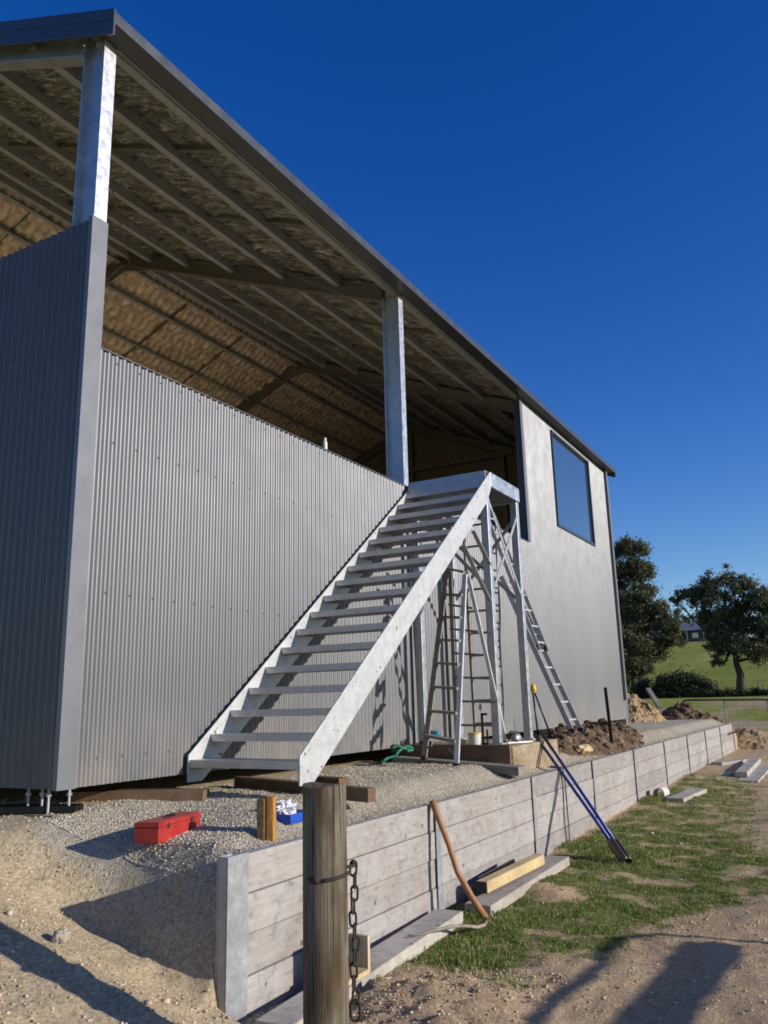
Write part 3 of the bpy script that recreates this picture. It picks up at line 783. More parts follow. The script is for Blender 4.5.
# ------------------------------------------------------------------ gate post with chain
gp = thing('gate_post', 'thick weathered round timber gate post standing in the foreground', 'post', (2.62, -.80, -.85))
GC = (2.622, -.827); GR = .089
mb = MB(); seg = 48; zz = [-1.1+i*.05 for i in range(31)]; zz[-1] = .446
for z in zz:
    for k in range(seg):
        t = 2*math.pi*k/seg
        r = GR*(1+.012*noise.noise(Vector((math.cos(t)*1.5, math.sin(t)*1.5, z*.6)))+.016*noise.noise(Vector((math.cos(t)*7, math.sin(t)*7, z*.5))))
        ztop = z if z < .44 else z+.006*math.cos(t*2)+.004*noise.noise(Vector((math.cos(t)*6, math.sin(t)*6, 1)))
        mb.v.append((GC[0]+r*math.cos(t), GC[1]+r*math.sin(t), ztop))
for i in range(len(zz)-1):
    for k in range(seg):
        a = i*seg+k; b = i*seg+(k+1) % seg; mb.f.append((a, b, b+seg, a+seg))
mb.f.append(tuple((len(zz)-1)*seg+k for k in range(seg)))
mb.build('post_timber', M['post'], gp, smooth=True).data.set_sharp_from_angle(angle=R(50))
ch = thing('gate_chain', 'rusty iron chain hanging from a bolt on the round timber gate post', 'chain', (2.73, -.80, .0))
def link_mesh(c, r, lng, rot, tilt=0, wire=.0048):
    mb = MB(); pts = []
    for i in range(25):
        t = 2*math.pi*i/24; x = r*math.cos(t); z = r*math.sin(t)+(lng if i <= 12 or i == 24 else -lng)
        p = Matrix.Rotation(rot, 3, 'Z') @ (Matrix.Rotation(tilt, 3, 'Y') @ Vector((x, 0, z))); pts.append(p+Vector(c))
    return mb.tube(pts, wire, 8, cap=False)
cx_, cy_ = 2.722, -.772
pitch = .0465; z = .150
for i in range(11):
    sw = .004*math.sin(i*1.3)
    rot = (R(29) if i % 2 == 0 else R(105))+random.uniform(-.12, .12)
    link_mesh((cx_+sw, cy_+sw, z-.0275-pitch*i), .0125, .0150, rot, random.uniform(-.08, .08)).build('chain_link', M['rust'], ch, smooth=True)
link_mesh((cx_, cy_, z-pitch*11-.030), .0185, .018, R(20), 0, .006).build('end_ring', M['rust'], ch, smooth=True)
mb = MB(); mb.tube([(2.62, -.86, .117), (2.735, -.775, .135)], .007, 8); mb.tube([(2.722, -.772, .155), (2.722, -.772, .128)], .009, 8)
mb.build('eye_bolt', M['rust'], ch, smooth=True)
# rusty strap round the post with its hook
pts = [(GC[0]+(GR+.006)*math.cos(t), GC[1]+(GR+.006)*math.sin(t), .098+.010*math.cos(t-.6)) for t in [R(-62+i*8) for i in range(12)]]
MB().tube(pts, .0075, 8).build('wire_loop', M['rust'], ch, smooth=True)
blob((GC[0]+.012, GC[1]-GR-.004, .098), .017, (1.7, .9, .8), .45, seed=4, seg=2).build('staple', M['rust'], ch, smooth=True)

# ------------------------------------------------------------------ sleepers, timbers and offcuts
def slab(name, mat, a, b, w, h, label, cat, group=None, bevel=.008, tilt=0.0, mbev=True):
    """rectangular bar from a to b (centres of the underside)"""
    a, b = Vector(a), Vector(b); a2, b2 = a+Vector((0, 0, h/2)), b+Vector((0, 0, h/2))
    d = (b-a).normalized(); side = d.cross(Vector((0, 0, 1))).normalized()
    up = (Matrix.Rotation(tilt, 3, d) @ Vector((0, 0, 1)))
    return topobj(MB().beam(a2, b2, w, h, up), name, mat, label, cat, ((a+b)/2)[:], group, bevel=bevel)
slab('loose_sleeper', M['concg'], (1.93, -.25, -.80), (1.80, 2.02, -.79), .215, .085, 'grey concrete sleeper lying along the foot of the wall behind the gate post chain', 'sleeper', 'loose sleepers on the ground')
slab('loose_sleeper', M['concg'], (1.90, 2.30, -.80), (1.90, 4.25, -.775), .215, .08, 'grey concrete sleeper lying under the short square yellow timber', 'sleeper', 'loose sleepers on the ground')
slab('loose_sleeper', M['concg'], (2.12, 8.9, -.75), (2.24, 10.2, -.74), .25, .085, 'loose sleeper lying on the grass edge next to the white pipe end', 'sleeper', 'loose sleepers on the ground')
slab('loose_sleeper', M['concg'], (2.19, 11.8, -.76), (2.29, 13.5, -.76), .25, .085, 'loose sleeper on bare dirt between the white pipe end and the far sleeper stack', 'sleeper', 'loose sleepers on the ground')
slab('loose_sleeper', M['concg'], (2.76, 11.95, -.78), (2.72, 15.3, -.77), .34, .09, 'wide bottom sleeper of the small stack at the far wall end', 'sleeper', 'loose sleepers on the ground')
slab('loose_sleeper', M['concg'], (2.60, 12.5, -.685), (2.52, 15.8, -.675), .21, .09, 'narrow sleeper lying on top of the far small stack', 'sleeper', 'loose sleepers on the ground')
slab('loose_sleeper', M['concg'], (1.85, 15.0, -.74), (2.30, 16.2, -.74), .24, .12, 'dark edged sleeper lying crosswise behind the far small stack', 'sleeper', 'loose sleepers on the ground')
sq = thing('square_timber', 'short square yellow timber with a dark end lying on a grey sleeper', 'timber', (1.86, 3.0, -.70))
MB().beam((1.83, 2.56, -.655), (1.90, 3.72, -.635), .095, .085).build('timber_length', M['pine'], sq, bevel=.004)
MB().beam((1.8295, 2.545, -.655), (1.8305, 2.559, -.655), .093, .083).build('dark_end', M['blackp'], sq)  # thin black cap makes the near end dark
slab('black_strip', M['black'], (1.72, 2.75, -.70), (1.78, 3.4, -.66), .02, .07, 'thin black strip behind the short square yellow timber', 'strip', bevel=0)
pc = thing('pine_offcut', 'small pine offcut nailed in an L shape standing on the near grey sleeper', 'offcut', (1.93, .55, -.71))
MB().box(1.84, 1.99, .33, .56, -.712, -.685).build('base_piece', M['pine'], pc, bevel=.002)
MB().box(1.85, 1.98, .565, .59, -.712, -.52).build('upright_piece', M['pinez'], pc, bevel=.002)
topobj(MB().box(1.80, 1.86, .36, .54, -.684, -.53), 'dark_corner_block', M['blackp'], 'black block added as the dark inner corner of the pine offcut behind the chain', 'block', (1.83, .45, -.69), bevel=.004)  # block put in for the dark inner corner of the offcut
topobj(MB().prism([(2.045, .40, -.83), (2.10, .44, -.83), (2.09, .43, -.72), (2.07, .42, -.70), (2.045, .40, -.73)], (-.02, .05, 0)), 'black_peg', M['blackp'], 'small dark peg stuck in the soil before the near grey sleeper', 'peg', (2.07, .42, -.83), bevel=.004)
topobj(blob((2.22, .02, -.79), .075, (1.25, .6, .55), .12, seed=6), 'wood_chunk', M['pine'], 'pale split wood chunk lying in the soil beside the gate post', 'wood chunk', (2.22, .02, -.82))
# brown beams by the stairs
slab('brown_beam', M['brownx'], (-.55, .60, .115), (.36, 1.02, .108), .16, .075, 'brown beam poking out from under the half wall left of the stairs', 'beam', 'brown beams near the stair foot', bevel=.004)
slab('brown_beam', M['brown'], (.06, 1.74, .112), (1.50, 1.46, .085), .085, .095, 'long brown beam lying crosswise beneath the stair foot', 'beam', 'brown beams near the stair foot', bevel=.004)
slab('brown_beam', M['brown'], (.62, 1.92, .12), (1.05, 1.80, .12), .10, .09, 'short dark brown beam behind the long crosswise beam', 'beam', 'brown beams near the stair foot', bevel=.004)
for k, dz in ((0, 0), (1, .0)):
    slab('black_channel', M['black'], (-1.6, -.62+.10*k, .12), (.06-.05*k, .12+.08*k, .125), .05, .04, ['black steel length lying nearest the viewer below the shed corner', 'black steel length lying behind another one below the shed corner'][k], 'steel length', 'black steel lengths by the shed corner', bevel=.003)
# orange stub
os_ = thing('orange_timber_stub', 'upright orange timber stub with black face standing on gravel by the wall', 'timber stub', (1.42, .38, 0))
MB().box(1.405, 1.45, .36, .42, -.04, .235, rz=R(20)).build('orange_face', M['orange'], os_, bevel=.004)
MB().box(1.352, 1.398, .34, .40, -.04, .225, rz=R(20), c=(1.4275, .39, 0)).build('dark_face', M['brown'], os_, bevel=.004)
# blue tray and cloth
bt = thing('blue_tray', 'blue plastic tray on the gravel left of the round post top', 'tray', (1.28, .80, .03))
x0, x1, y0, y1, z0 = 1.17, 1.36, .68, .93, .035
MB().box(x0, x1, y0, y1, z0, z0+.01).build('tray_base', M['bluep'], bt)
MB().box(x0, x1, y0, y0+.01, z0+.0105, z0+.055).box(x0, x1, y1-.01, y1, z0+.0105, z0+.055).box(x0, x0+.01, y0+.0105, y1-.0105, z0+.0105, z0+.055).box(x1-.01, x1, y0+.0105, y1-.0105, z0+.0105, z0+.055).build('tray_sides', M['bluep'], bt)
topobj(blob((1.20, .82, .095), .085, (.8, 1.05, .62), .75, 6, seed=9, seg=4), 'white_cloth', M['white'], 'crumpled white cloth bunched on the blue plastic tray', 'cloth', (1.20, .82, .05))
# toolbox
A = Vector((.985, -.085, 0)); B = Vector((.875, .385, 0)); dl = (B-A).normalized(); dn = Vector((-dl.y, dl.x, 0)); Wd = .16
zb = .012; tb = thing('toolbox', 'red metal toolbox with black carry handle sitting on the gravel', 'toolbox', ((A+B)/2+dn*Wd/2).to_tuple()[:2]+(zb,))
def q(u, v, z): p = A+dl*u+dn*v; return (p.x, p.y, z)
Lg = (B-A).length
MB().prism([q(0, 0, zb), q(Lg, 0, zb), q(Lg, Wd, zb), q(0, Wd, zb)], (0, 0, .085)).build('box_body', M['red'], tb, bevel=.004)
MB().prism([q(-.003, -.003, zb+.087), q(-.003, -.003, zb+.112), q(-.003, Wd*.1, zb+.116), q(-.003, Wd*.9, zb+.116), q(-.003, Wd+.003, zb+.112), q(-.003, Wd+.003, zb+.087)], dl*(Lg+.006)).build('box_lid', M['red'], tb, bevel=.003)
hp = [q(Lg*.40, Wd/2, zb+.115), q(Lg*.43, Wd/2, zb+.124), q(Lg*.60, Wd/2, zb+.124), q(Lg*.63, Wd/2, zb+.115)]
MB().tube(hp, .008, 8).build('carry_handle', M['black'], tb, smooth=True)
for u in (.22, .78): MB().prism([q(Lg*u-.012, -.006, zb+.070), q(Lg*u+.012, -.006, zb+.070), q(Lg*u+.012, -.006, zb+.10), q(Lg*u-.012, -.006, zb+.10)], -dn*.004*-1).build('latch', M['rust'], tb)
topobj(blob((1.15, -.87, T(1.15, -.87)+.03), .042, (1, 1, .85), .3, seed=2), 'tan_rock', M['rock'], 'fist sized tan rock lying on the sandy slope beside the wall shadow tip', 'rock', (1.15, -.87, T(1.15, -.87)))
# can on the sill
cn = thing('spray_can', 'small pale can standing on the top edge of the half wall', 'can', (-.03, 3.17, 3.39))
lathe(MB(), .0, 3.17, [(.024, 3.405), (.024, 3.48), (.018, 3.49)]).build('can_body', M['cream'], cn)
lathe(MB(), .0, 3.17, [(.016, 3.491), (.016, 3.53), (.010, 3.535)]).build('can_cap', M['white'], cn)

# ------------------------------------------------------------------ long handled digger, pick handle, rods
dg = thing('post_hole_digger', 'blue handled post hole digger leaning over the wall with its worn head on the grass', 'digger', (2.42, 4.55, -.8))
HB, WT = Vector((2.40, 4.62, -.70)), Vector((1.63, 5.34, .035))
dd_ = (WT-HB).normalized(); EN = HB+dd_*1.86
sd = dd_.cross(Vector((0, 0, 1))).normalized()
for s_ in (-1, 1):
    a = HB+dd_*.16+sd*.022*s_; b = EN+sd*.05*s_
    MB().tube([a, b-(b-a).normalized()*.26], .017, 10).build('handle', M['blue'], dg, smooth=True)
    MB().tube([b-(b-a).normalized()*.26, b], .020, 10).build('grip', M['blackp'], dg, smooth=True)
    u = sd.cross(dd_).normalized(); mb = MB(); rows = []
    for i in range(7):
        t = i/6; wv = .056*(1-.12*t*t) if t > .1 else .045
        c = HB+dd_*(.16-.28*t)+sd*s_*.006
        for k in range(7):
            a_ = (k-3)/3*1.5; rows.append(c+u*wv*math.sin(a_)+sd*s_*wv*.95*math.cos(a_))
    mb.add(rows, [(i*7+k, i*7+k+1, i*7+k+8, i*7+k+7) for i in range(6) for k in range(6)])
    o = mb.build('digger_blade', M['head'], dg, smooth=True); m = o.modifiers.new('t', 'SOLIDIFY'); m.thickness = .005
MB().tube([HB+dd_*.17-sd*.05, HB+dd_*.17+sd*.05], .014, 8).build('pivot_bolt', M['head'], dg, smooth=True)
# pick handle
pts = [(1.655, 2.10, .03), (1.70, 2.095, -.08), (1.785, 2.09, -.28), (1.84, 2.10, -.46), (1.93, 2.12, -.62), (2.035, 2.17, -.80)]
hd = topobj(MB().tube([Vector(p) for p in pts], [.030, .024, .021, .022, .024, .027], 12), 'pick_handle', M['handle'], 'curved bare wooden tool handle leaning against the retaining wall', 'tool handle', (2.03, 2.17, -.8), smooth=True)
topobj(MB().tube([(2.04, 2.15, -.78), (2.08, 2.0, -.775), (2.09, 1.85, -.755), (2.06, 1.72, -.72), (2.02, 1.60, -.70), (1.98, 1.45, -.69), (1.93, 1.36, -.695), (1.90, 1.26, -.69)], [.010, .012, .012, .011, .012, .011, .008, .004], 8), 'dry_branch', M['twig'], 'thin bent dry branch running from the tool handle over the near sleeper', 'branch', (2.04, 2.0, -.78), smooth=True)
tl = thing('yellow_headed_tool', 'two dark rods under a yellow head standing on the soil heap edge', 'tool', (.72, 7.25, .2))
MB().tube([(.78, 7.12, .20), (.74, 7.12, .86)], .013, 8).build('rod', M['black'], tl, smooth=True)
MB().tube([(.90, 7.32, .22), (.76, 7.14, .84)], .013, 8).build('rod', M['black'], tl, smooth=True)
blob((.745, 7.13, .90), .06, (.7, .7, 1.1), .12, seed=1).build('yellow_head', M['yellow'], tl, smooth=True)
topobj(MB().beam((1.40, 8.50, -.02), (1.37, 8.50, .90), .045, .012, up=(0, 1, 0)).beam((1.40, 8.512, -.02), (1.37, 8.512, .90), .010, .02, up=(0, 1, 0)), 'steel_picket', M['black'], 'thin black steel picket standing upright behind the retaining wall', 'picket', (1.40, 8.5, 0))
pts = []
for i in range(26):
    t = i/25; pts.append((1.645+.004*math.sin(9*t), 5.26+.035*math.sin(5.5*t)+.10*t, .01-.80*t))
c1 = MB().tube([(1.5, 5.3, .03), (1.60, 5.28, .02)]+pts, .006, 6)
c1.tube([(1.5, 5.40, .03), (1.60, 5.39, .02)]+[(p[0], p[1]+.11+.02*math.sin(p[2]*9), p[2]) for p in pts], .006, 6)
topobj(c1, 'hanging_cable', M['blackp'], 'doubled thin dark cable hanging down the retaining wall face near the digger', 'cable', (1.645, 5.3, -.3), smooth=True)
pp = thing('white_pipe_end', 'short white pipe end lying at the foot of the retaining wall', 'pipe', (1.80, 9.3, -.70))
o = MB(); 
prof_o = []
for r_, ln in ((.075, 1), (.062, -1)):
    pass
mb = MB(); seg = 20; ring = []
for (r_, yy) in ((.085, 9.35), (.085, 9.6), (.070, 9.6), (.070, 9.35)):
    for k in range(seg):
        t = 2*math.pi*k/seg; mb.v.append((1.80+r_*math.cos(t)+.1*(yy-9.25), yy, -.665+r_*math.sin(t)))
for i in range(4):
    for k in range(seg):
        mb.f.append((i*seg+k, i*seg+(k+1) % seg, ((i+1) % 4)*seg+(k+1) % seg, ((i+1) % 4)*seg+k))
mb.build('pipe_wall', M['cream'], pp, smooth=False)
blob((1.79, 9.33, -.68), .052, (1, 1, 1), .1, seed=5, seg=2).build('dark_core', M['brown'], pp)  # brown blob put in for the dark hollow of the pipe

# ------------------------------------------------------------------ soil heaps
def heap(name, cx, cy, rx, ry, h, mat, label, amp=.35, seed=0, n=90, base=None, clods=90, csz=.035, pw=1.0, rough=1.0):
    mb = MB(); ring = []
    for j in range(n+1):
        for i in range(n+1):
            u, v = -1.15+2.3*i/n, -1.15+2.3*j/n; r = math.sqrt(u*u+v*v)
            x, y = cx+u*rx, cy+v*ry
            g = max(0, 1-r**1.6)**pw
            k = noise.fractal(Vector((x*2.2, y*2.2, seed)), .8, 2.1, 5)
            k2 = abs(noise.fractal(Vector((x*6, y*6, seed+4)), .8, 2.1, 4))
            zb_ = base if base is not None else T(x, y, False)
            mb.v.append((x, y, zb_-.06+(h+.06)*g*(1+amp*k)+min(1, g*5)*(.18*h*k2+.02*k)*1.2*rough))
    for j in range(n):
        for i in range(n): mb.f.append((j*(n+1)+i, j*(n+1)+i+1, (j+1)*(n+1)+i+1, (j+1)*(n+1)+i))
    H = {}
    for q_ in range(clods):
        a_ = random.uniform(0, 2*math.pi); rr = random.random()**.6; u, v = rr*math.cos(a_), rr*math.sin(a_)
        i, j = round((u+1.15)/2.3*n), round((v+1.15)/2.3*n); p = mb.v[j*(n+1)+i]; s_ = csz*random.uniform(.4, 1.5)
        b2 = blob(p, s_, (1, random.uniform(.6, 1), .7), .5, 4, seed=q_, seg=1); mb.add(b2.v, b2.f)
    me = bpy.data.meshes.new(name); me.from_pydata(mb.v, [], mb.f); me.update()
    o = link(name, me, mat, None, (cx, cy, base if base is not None else T(cx, cy, False))); tag(o, label, 'soil heap', 'soil heaps'); return o
heap('soil_heap', .92, 8.9, .62, 2.7, .18, M['heapd'], 'dark brown lumpy soil heap at the foot of the leaning extension ladder', .55, 3, 120, clods=320, csz=.05, pw=.55)
heap('soil_heap', -.75, 18.6, 1.1, 1.6, .85, M['heapo'], 'tall orange soil heap just past the far shed corner', .28, 8, 80, base=-.05, clods=120, csz=.045, rough=.6)
heap('soil_heap', .35, 20.3, 1.25, 1.3, .56, M['heapd'], 'low brown soil heap behind the far end of the gravel pad', .28, 12, 80, base=-.15, clods=130, csz=.045, rough=.6)
heap('soil_heap', 1.75, 21.9, 1.9, 2.0, .72, M['heapo'], 'smooth tan soil heap sloping down past the far end of the retaining wall', .12, 15, 90, base=-.95, clods=60, csz=.022, rough=.25)
topobj(blob((1.33, 7.3, .10), .13, (.8, 1.6, .5), .3, seed=12), 'pale_stone', M['pine'], 'large pale yellow stone at the front of the dark soil heap', 'stone', (1.33, 7.3, .05))
slab('leaning_timber', M['greyw'], (-.22, 18.9, .90), (.16, 18.3, .42), .12, .07, 'short grey timber leaning on the orange soil heap', 'timber', bevel=.004)

# ------------------------------------------------------------------ far gate, fences
fg = thing('pipe_gate', 'low steel pipe and mesh gate far behind the retaining wall', 'gate', (.3, 29, -.95))
def rtube(pts, r, name, mat, parent, seg=8): return MB().tube(pts, r, seg).build(name, mat, parent, smooth=True)
gxa, gxb = -1.15, 3.1
rtube([(gxa, 29, -.85), (gxa, 29, .42), (gxa+.05, 29, .52), (gxa+.16, 29, .56), (gxb-.16, 29, .50), (gxb, 29, .40), (gxb, 29, -.85), (gxa, 29, -.85)], .035, 'gate_frame', M['post'], fg)
for x in (.32, 1.75): rtube([(x, 29, -.85), (x, 29, .53)], .022, 'gate_stay', M['wire'], fg)
for i in range(7): rtube([(gxa, 29, -.7+.17*i), (gxb, 29, -.7+.17*i)], .0035, 'mesh_wire', M['head'], fg, 4)
for i in range(1, 14): rtube([(gxa+.31*i, 29.008, -.84), (gxa+.31*i, 29.008, .50)], .003, 'mesh_wire', M['head'], fg, 4)
rtube([(-.98, 28.95, -.9), (-.98, 28.95, .48)], .06, 'hinge_post', M['hpost'], fg)
def wire_fence(name, pts, h, label, post_n, wires):
    f = thing(name, label, 'fence', pts[0])
    a, b = Vector(pts[0]), Vector(pts[1])
    for i in range(post_n):
        p = a.lerp(b, i/(post_n-1)); z = T(p.x, p.y, False)
        MB().tube([(p.x, p.y, z-.1), (p.x, p.y, z+h)], .045, 6).build('fence_post', M['hpost'], f)
    for k in range(wires):
        zz_ = h*(.3+.65*k/max(1, wires-1))
        MB().tube([(a.lerp(b, i/20).x, a.lerp(b, i/20).y, T(a.lerp(b, i/20).x, a.lerp(b, i/20).y, False)+zz_) for i in range(21)], .012, 4).build('fence_wire', M['wire'], f)
wire_fence('paddock_fence', [(-30, 79, 0), (14, 76, 0)], 1.15, 'thin wire fence crossing the meadow under the nearer tree', 14, 4)
wire_fence('hilltop_fence', [(-60, 168, 9), (10, 168, 9)], 1.4, 'distant timber post fence along the hill crest before the house', 26, 3)

# gate standing open to the right, outside the picture; its shadow falls across the track
og = thing('farm_gate', 'open farm gate whose shadow falls on the track beside the grass', 'gate', (6.35, .5, -.85))
rtube([(6.40, 2.95, -.75), (6.40, 2.97, .12), (6.40, 2.91, .20), (6.39, 2.81, .235), (6.10, -1.2, .235), (6.10, -1.25, -.75), (6.40, 2.95, -.75)], .022, 'gate_frame', M['galv'], og)
MB().beam((6.375, 2.85, .045), (6.19, .1, .045), .02, .115).build('gate_board', M['sign'], og)
rtube([(6.09, -1.4, -.9), (6.09, -1.4, .45)], .07, 'hinge_post', M['post'], og)

# ------------------------------------------------------------------ trees, bushes and house
def leaves(name, clumps, n, size, mat, parent, dens=None):
    w = np.array([c[3]**2.2 for c in clumps]); w /= w.sum(); ids = rng.choice(len(clumps), n, p=w)
    C = np.array([c[:3] for c in clumps])[ids]; Rr = np.array([c[3] for c in clumps])[ids]
    d = rng.normal(size=(n, 3)); d /= np.linalg.norm(d, axis=1)[:, None]
    rad = rng.uniform(.05, 1.0, n)**.7*Rr*np.where(rng.random(n) > .72, 1.65, 1.0)
    P = C+d*rad[:, None]*np.array([1, 1, .88])
    a = rng.normal(size=(n, 3)); a /= np.linalg.norm(a, axis=1)[:, None]
    b = np.cross(a, rng.normal(size=(n, 3))); b /= np.linalg.norm(b, axis=1)[:, None]
    s = size*rng.uniform(.5, 1.4, n)[:, None]
    V = np.stack([P-a*s, P+b*s*.5, P+a*s, P-b*s*.5], 1)
    F = np.array([0, 1, 2, 3])[None]+(np.arange(n)*4)[:, None]
    return np_mesh(name, V.reshape(-1, 3), F, mat, parent)
def tree(label, base, h, blobs, leafmat, nleaf, lsize, tr, group='trees beyond the paddock', name='gum_tree', sub=5, lean=(0, 0)):
    t = thing(name, label, 'tree', base, group); rs = random.Random(int(base[0]*10)+int(h))
    B0_ = Vector(base); mb = MB(); top = B0_+Vector((lean[0], lean[1], h*.55))
    fork = B0_.lerp(top, .38)
    mb.tube([B0_-Vector((0, 0, .5)), B0_+Vector((.02*h, 0, .12*h)), fork, top], [tr*1.25, tr, tr*.8, tr*.35], 9)
    cl = []
    for (dx, dy, dz, r) in blobs:
        c = B0_+Vector((dx, dy, dz))*h
        mid = fork.lerp(c, .5)+Vector((rs.uniform(-.04, .04), rs.uniform(-.04, .04), rs.uniform(-.06, .02)))*h
        mb.tube([fork.lerp(top, rs.random()*.6), mid, c], [tr*.45, tr*.28, tr*.08], 6)
        for k in range(sub):
            v = Vector((rs.gauss(0, 1), rs.gauss(0, 1), rs.gauss(0, .7))); v = v.normalized()*r*h*rs.uniform(.5, 1.05)
            e = c+v; cl.append((e.x, e.y, e.z, r*h*rs.uniform(.30, .62)))
            mb.tube([mid.lerp(c, .6), e], [tr*.12, tr*.04], 4, cap=False)
        cl.append((c.x, c.y, c.z, r*h*.55))
    mb.build('trunk', M['bark'], t, smooth=True)
    leaves('crown', cl, nleaf, lsize, leafmat, t); return t
# right tree: base about 80 m away
tree('wide dark tree with gappy crown standing alone at the right of the meadow', (-4.85, 80, 1.0), 11.6,
     [(-.12, 0, .88, .10), (.04, .05, .93, .09), (.12, 0, .84, .11), (-.24, .03, .78, .11), (-.02, -.05, .76, .13), (.22, 0, .72, .13), (-.33, 0, .80, .075), (-.41, 0, .76, .05), (.33, 0, .62, .12),
      (.05, .1, .62, .14), (-.13, -.05, .60, .12), (.18, .1, .50, .14), (.42, 0, .50, .13), (.30, -.1, .40, .13), (-.06, 0, .46, .14), (-.10, 0, .32, .11), (.10, -.1, .33, .12), (.28, 0, .27, .10), (-.14, 0, .24, .06), (.50, 0, .66, .1), (.45, .1, .36, .1)],
     M['leafr'], 46000, .125, .34, sub=8)
tree('tall dense tree rising behind the far shed corner', (-21.6, 110, 3.8), 18.6,
     [(0, 0, .93, .10), (.10, 0, .86, .10), (-.10, .05, .86, .10), (.15, 0, .74, .11), (.02, 0, .72, .13), (-.15, 0, .70, .12), (.17, 0, .60, .10), (0, 0, .55, .14), (-.2, 0, .5, .14), (.1, 0, .42, .12), (-.1, 0, .32, .14), (.12, 0, .28, .1)],
     M['leafl'], 46000, .16, .5, sub=8)
tree('rounded lower tree in front of the tall one beside the shed corner', (-17.3, 96, 2.4), 11.0,
     [(-.15, 0, .86, .14), (.05, 0, .88, .12), (.25, 0, .74, .13), (-.35, 0, .72, .16), (0, 0, .62, .18), (.34, 0, .56, .13), (-.25, 0, .45, .17), (.15, 0, .42, .17), (.38, 0, .40, .10), (0, 0, .26, .16), (-.3, 0, .2, .14), (-.45, 0, .5, .16)],
     M['leafl'], 46000, .13, .36, sub=8)
tree('lowest dark tree whose crown reaches the ground at the shed corner', (-16.4, 88, 1.6), 7.4,
     [(-.15, 0, .8, .2), (.1, 0, .62, .18), (-.3, 0, .5, .2), (.0, 0, .35, .2), (-.2, 0, .2, .18), (.16, 0, .22, .12)],
     M['leafl'], 24000, .12, .25, sub=8)
for i, (x, y, hh, lb) in enumerate([(-31, 205, 8, 'distant tree directly left of the house roof'), (-17.5, 212, 9, 'distant tree directly right of the house roof'), (-8, 208, 10, 'distant tree behind the crown of the lone wide tree'), (-40, 215, 11, 'distant tree farthest left on the hill behind the rounded trees'), (-25, 222, 9, 'distant tree behind the roof ridge of the house'), (2, 214, 10, 'distant tree at the right edge of the hill crest')]):
    tree(lb, (x, y, T(x, y, False)), hh, [(0, 0, .85, .2), (.3, 0, .6, .22), (-.3, 0, .6, .22), (0, 0, .5, .25), (.35, 0, .3, .2), (-.35, 0, .3, .2), (0, 0, .22, .22)], M['leafl'], 5000, .3, .3, 'trees on the hill crest', sub=4)
def bushy(label, x, y, blobs, n, sz):
    z = T(x, y, False); b = thing('bush', label, 'bush', (x, y, z), 'bushes on the meadow edge')
    mb = MB(); cl = []
    for dx, dz, r in blobs:
        mb.tube([(x+dx*.6, y, z-.1), (x+dx, y, z+dz)], [.08, .03], 5); cl.append((x+dx, y, z+dz, r))
        for k in range(4): cl.append((x+dx+random.uniform(-r, r)*.8, y+random.uniform(-r, r), z+dz+random.uniform(-.3, .6)*r, r*.5))
    mb.build('stems', M['bark'], b); leaves('foliage', cl, n, sz, M['bush'], b)
bushy('broad low dark bush in the middle of the meadow edge', -9.2, 74, [(-1.4, .9, 1.1), (-.5, 1.4, 1.1), (.6, 1.3, 1.1), (1.6, 1.3, .9), (-2.0, .5, .8), (2.4, .9, .8), (0, .6, 1.1), (1.2, .6, 1.0)], 11000, .10)
bushy('small round bush left of the broad bush', -12.6, 74.5, [(0, 1.1, .7), (-.3, .6, .7), (.4, .5, .6)], 3500, .09)
bushy('low scrubby growth along the fence, filled out as a dark shadow band, right of the broad bush', -3.5, 73, [(-10+.85*i, .15+.12*math.sin(i*2.1), .55) for i in range(20)], 16000, .08)  # clumps run together to stand in for a shadow band
hs = thing('farmhouse', 'low distant farmhouse with dark verandah and grey blue roof on the hill', 'house', (-24, 192, 12.2))
hz = 12.15
MB().box(-33, -15, 190, 199, hz-1, hz+2.5).build('wall', M['hwall'], hs)
MB().prism([(-34, 188, hz+2.45), (-34, 201, hz+2.45), (-34, 194.5, hz+4.6)], (20, 0, 0)).build('roof', M['hroof'], hs)
for x in (-30, -26.5, -23, -19.5): MB().box(x-.1, x+.1, 188.3, 188.5, hz-.2, hz+2.45).build('verandah_post', M['cream'], hs)
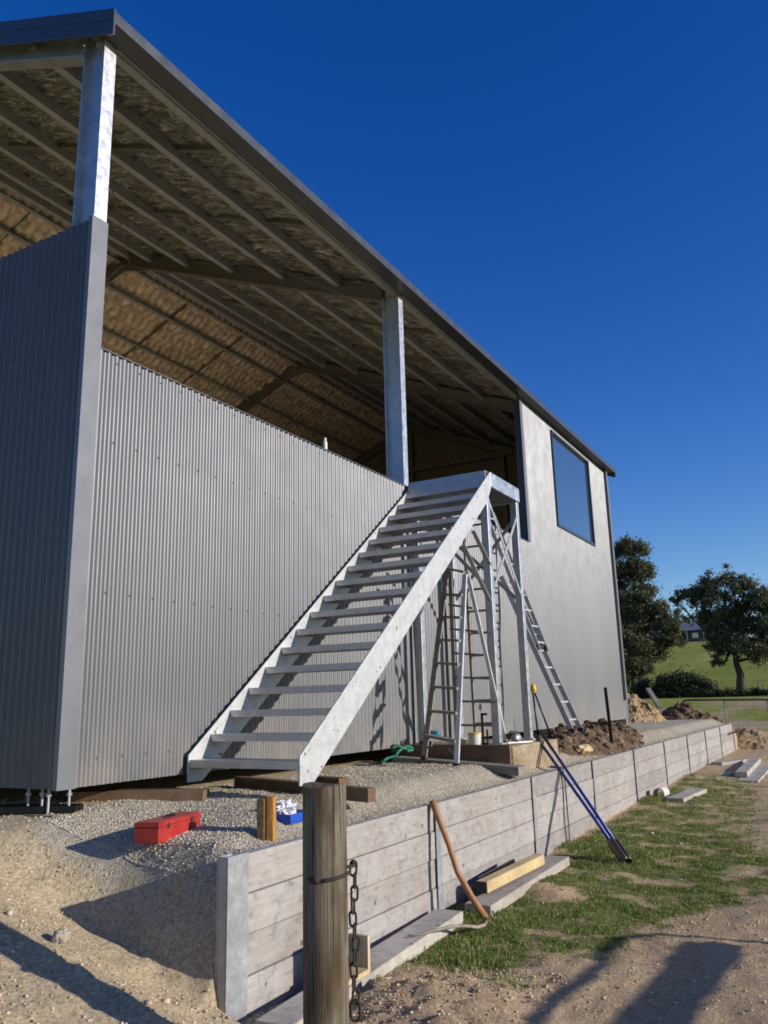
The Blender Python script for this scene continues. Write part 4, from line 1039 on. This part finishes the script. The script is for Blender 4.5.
for x in (-31, -25, -21): 
    f = MB().box(x-.7, x+.7, 189.93, 189.98, hz+.8, hz+2.0).build('window', M['cream'], hs); MB().box(x-.6, x+.6, 189.90, 189.925, hz+.9, hz+1.9).build('pane', M['glass'], f)
MB().box(-27.9, -27.0, 189.93, 189.98, hz, hz+2.05).build('door', M['bark'], hs)

# ------------------------------------------------------------------ world, sun, camera
w = bpy.data.worlds.new('World'); sc.world = w; w.use_nodes = True; nt = w.node_tree
bg = nt.nodes['Background']
sky = N(nt, 'ShaderNodeTexSky', sky_type='NISHITA', sun_disc=False, sun_elevation=SUN_E, sun_rotation=math.pi/2-SUN_A, altitude=400, air_density=1.0, dust_density=.3, ozone_density=3.0)
hsv = N(nt, 'ShaderNodeHueSaturation'); hsv.inputs['Saturation'].default_value = 1.34; hsv.inputs['Hue'].default_value = .522
L(nt, sky.outputs[0], hsv.inputs['Color']); L(nt, hsv.outputs[0], bg.inputs[0]); bg.inputs[1].default_value = .146
sun = bpy.data.lights.new('Sun', 'SUN'); sun.energy = 4.9; sun.angle = R(.5); sun.color = (1, .94, .87)
so_ = bpy.data.objects.new('Sun', sun); COL.objects.link(so_); so_.rotation_euler = (-SUN).to_track_quat('-Z', 'Y').to_euler()
cam = bpy.data.cameras.new('Camera'); co_ = bpy.data.objects.new('Camera', cam); COL.objects.link(co_)
F_, PX, PY_ = 813.0, 384.0, 512.0
d = Vector((856-PX, -(690-PY_), -F_)).normalized(); v = Vector((294-PX, PY_+2970, -F_)); v = (v-d*v.dot(d)).normalized(); s = d.cross(v)
mat = Matrix((s, d, v))     # world from camera
co_.matrix_world = Matrix.Translation((4.5748, -3.7552, .77)) @ mat.to_4x4()
cam.sensor_fit = 'VERTICAL'; cam.sensor_height = 24; cam.lens = F_/1024*24; cam.clip_end = 6000; cam.clip_start = .05
sc.camera = co_
sc.view_settings.view_transform = 'Standard'; sc.view_settings.look = 'None'; sc.view_settings.gamma = 1; sc.view_settings.exposure = 0.08
sc.cycles.use_denoising = True; sc.cycles.filter_width = 1.75
sc.cycles.max_bounces = 8; sc.cycles.diffuse_bounces = 5
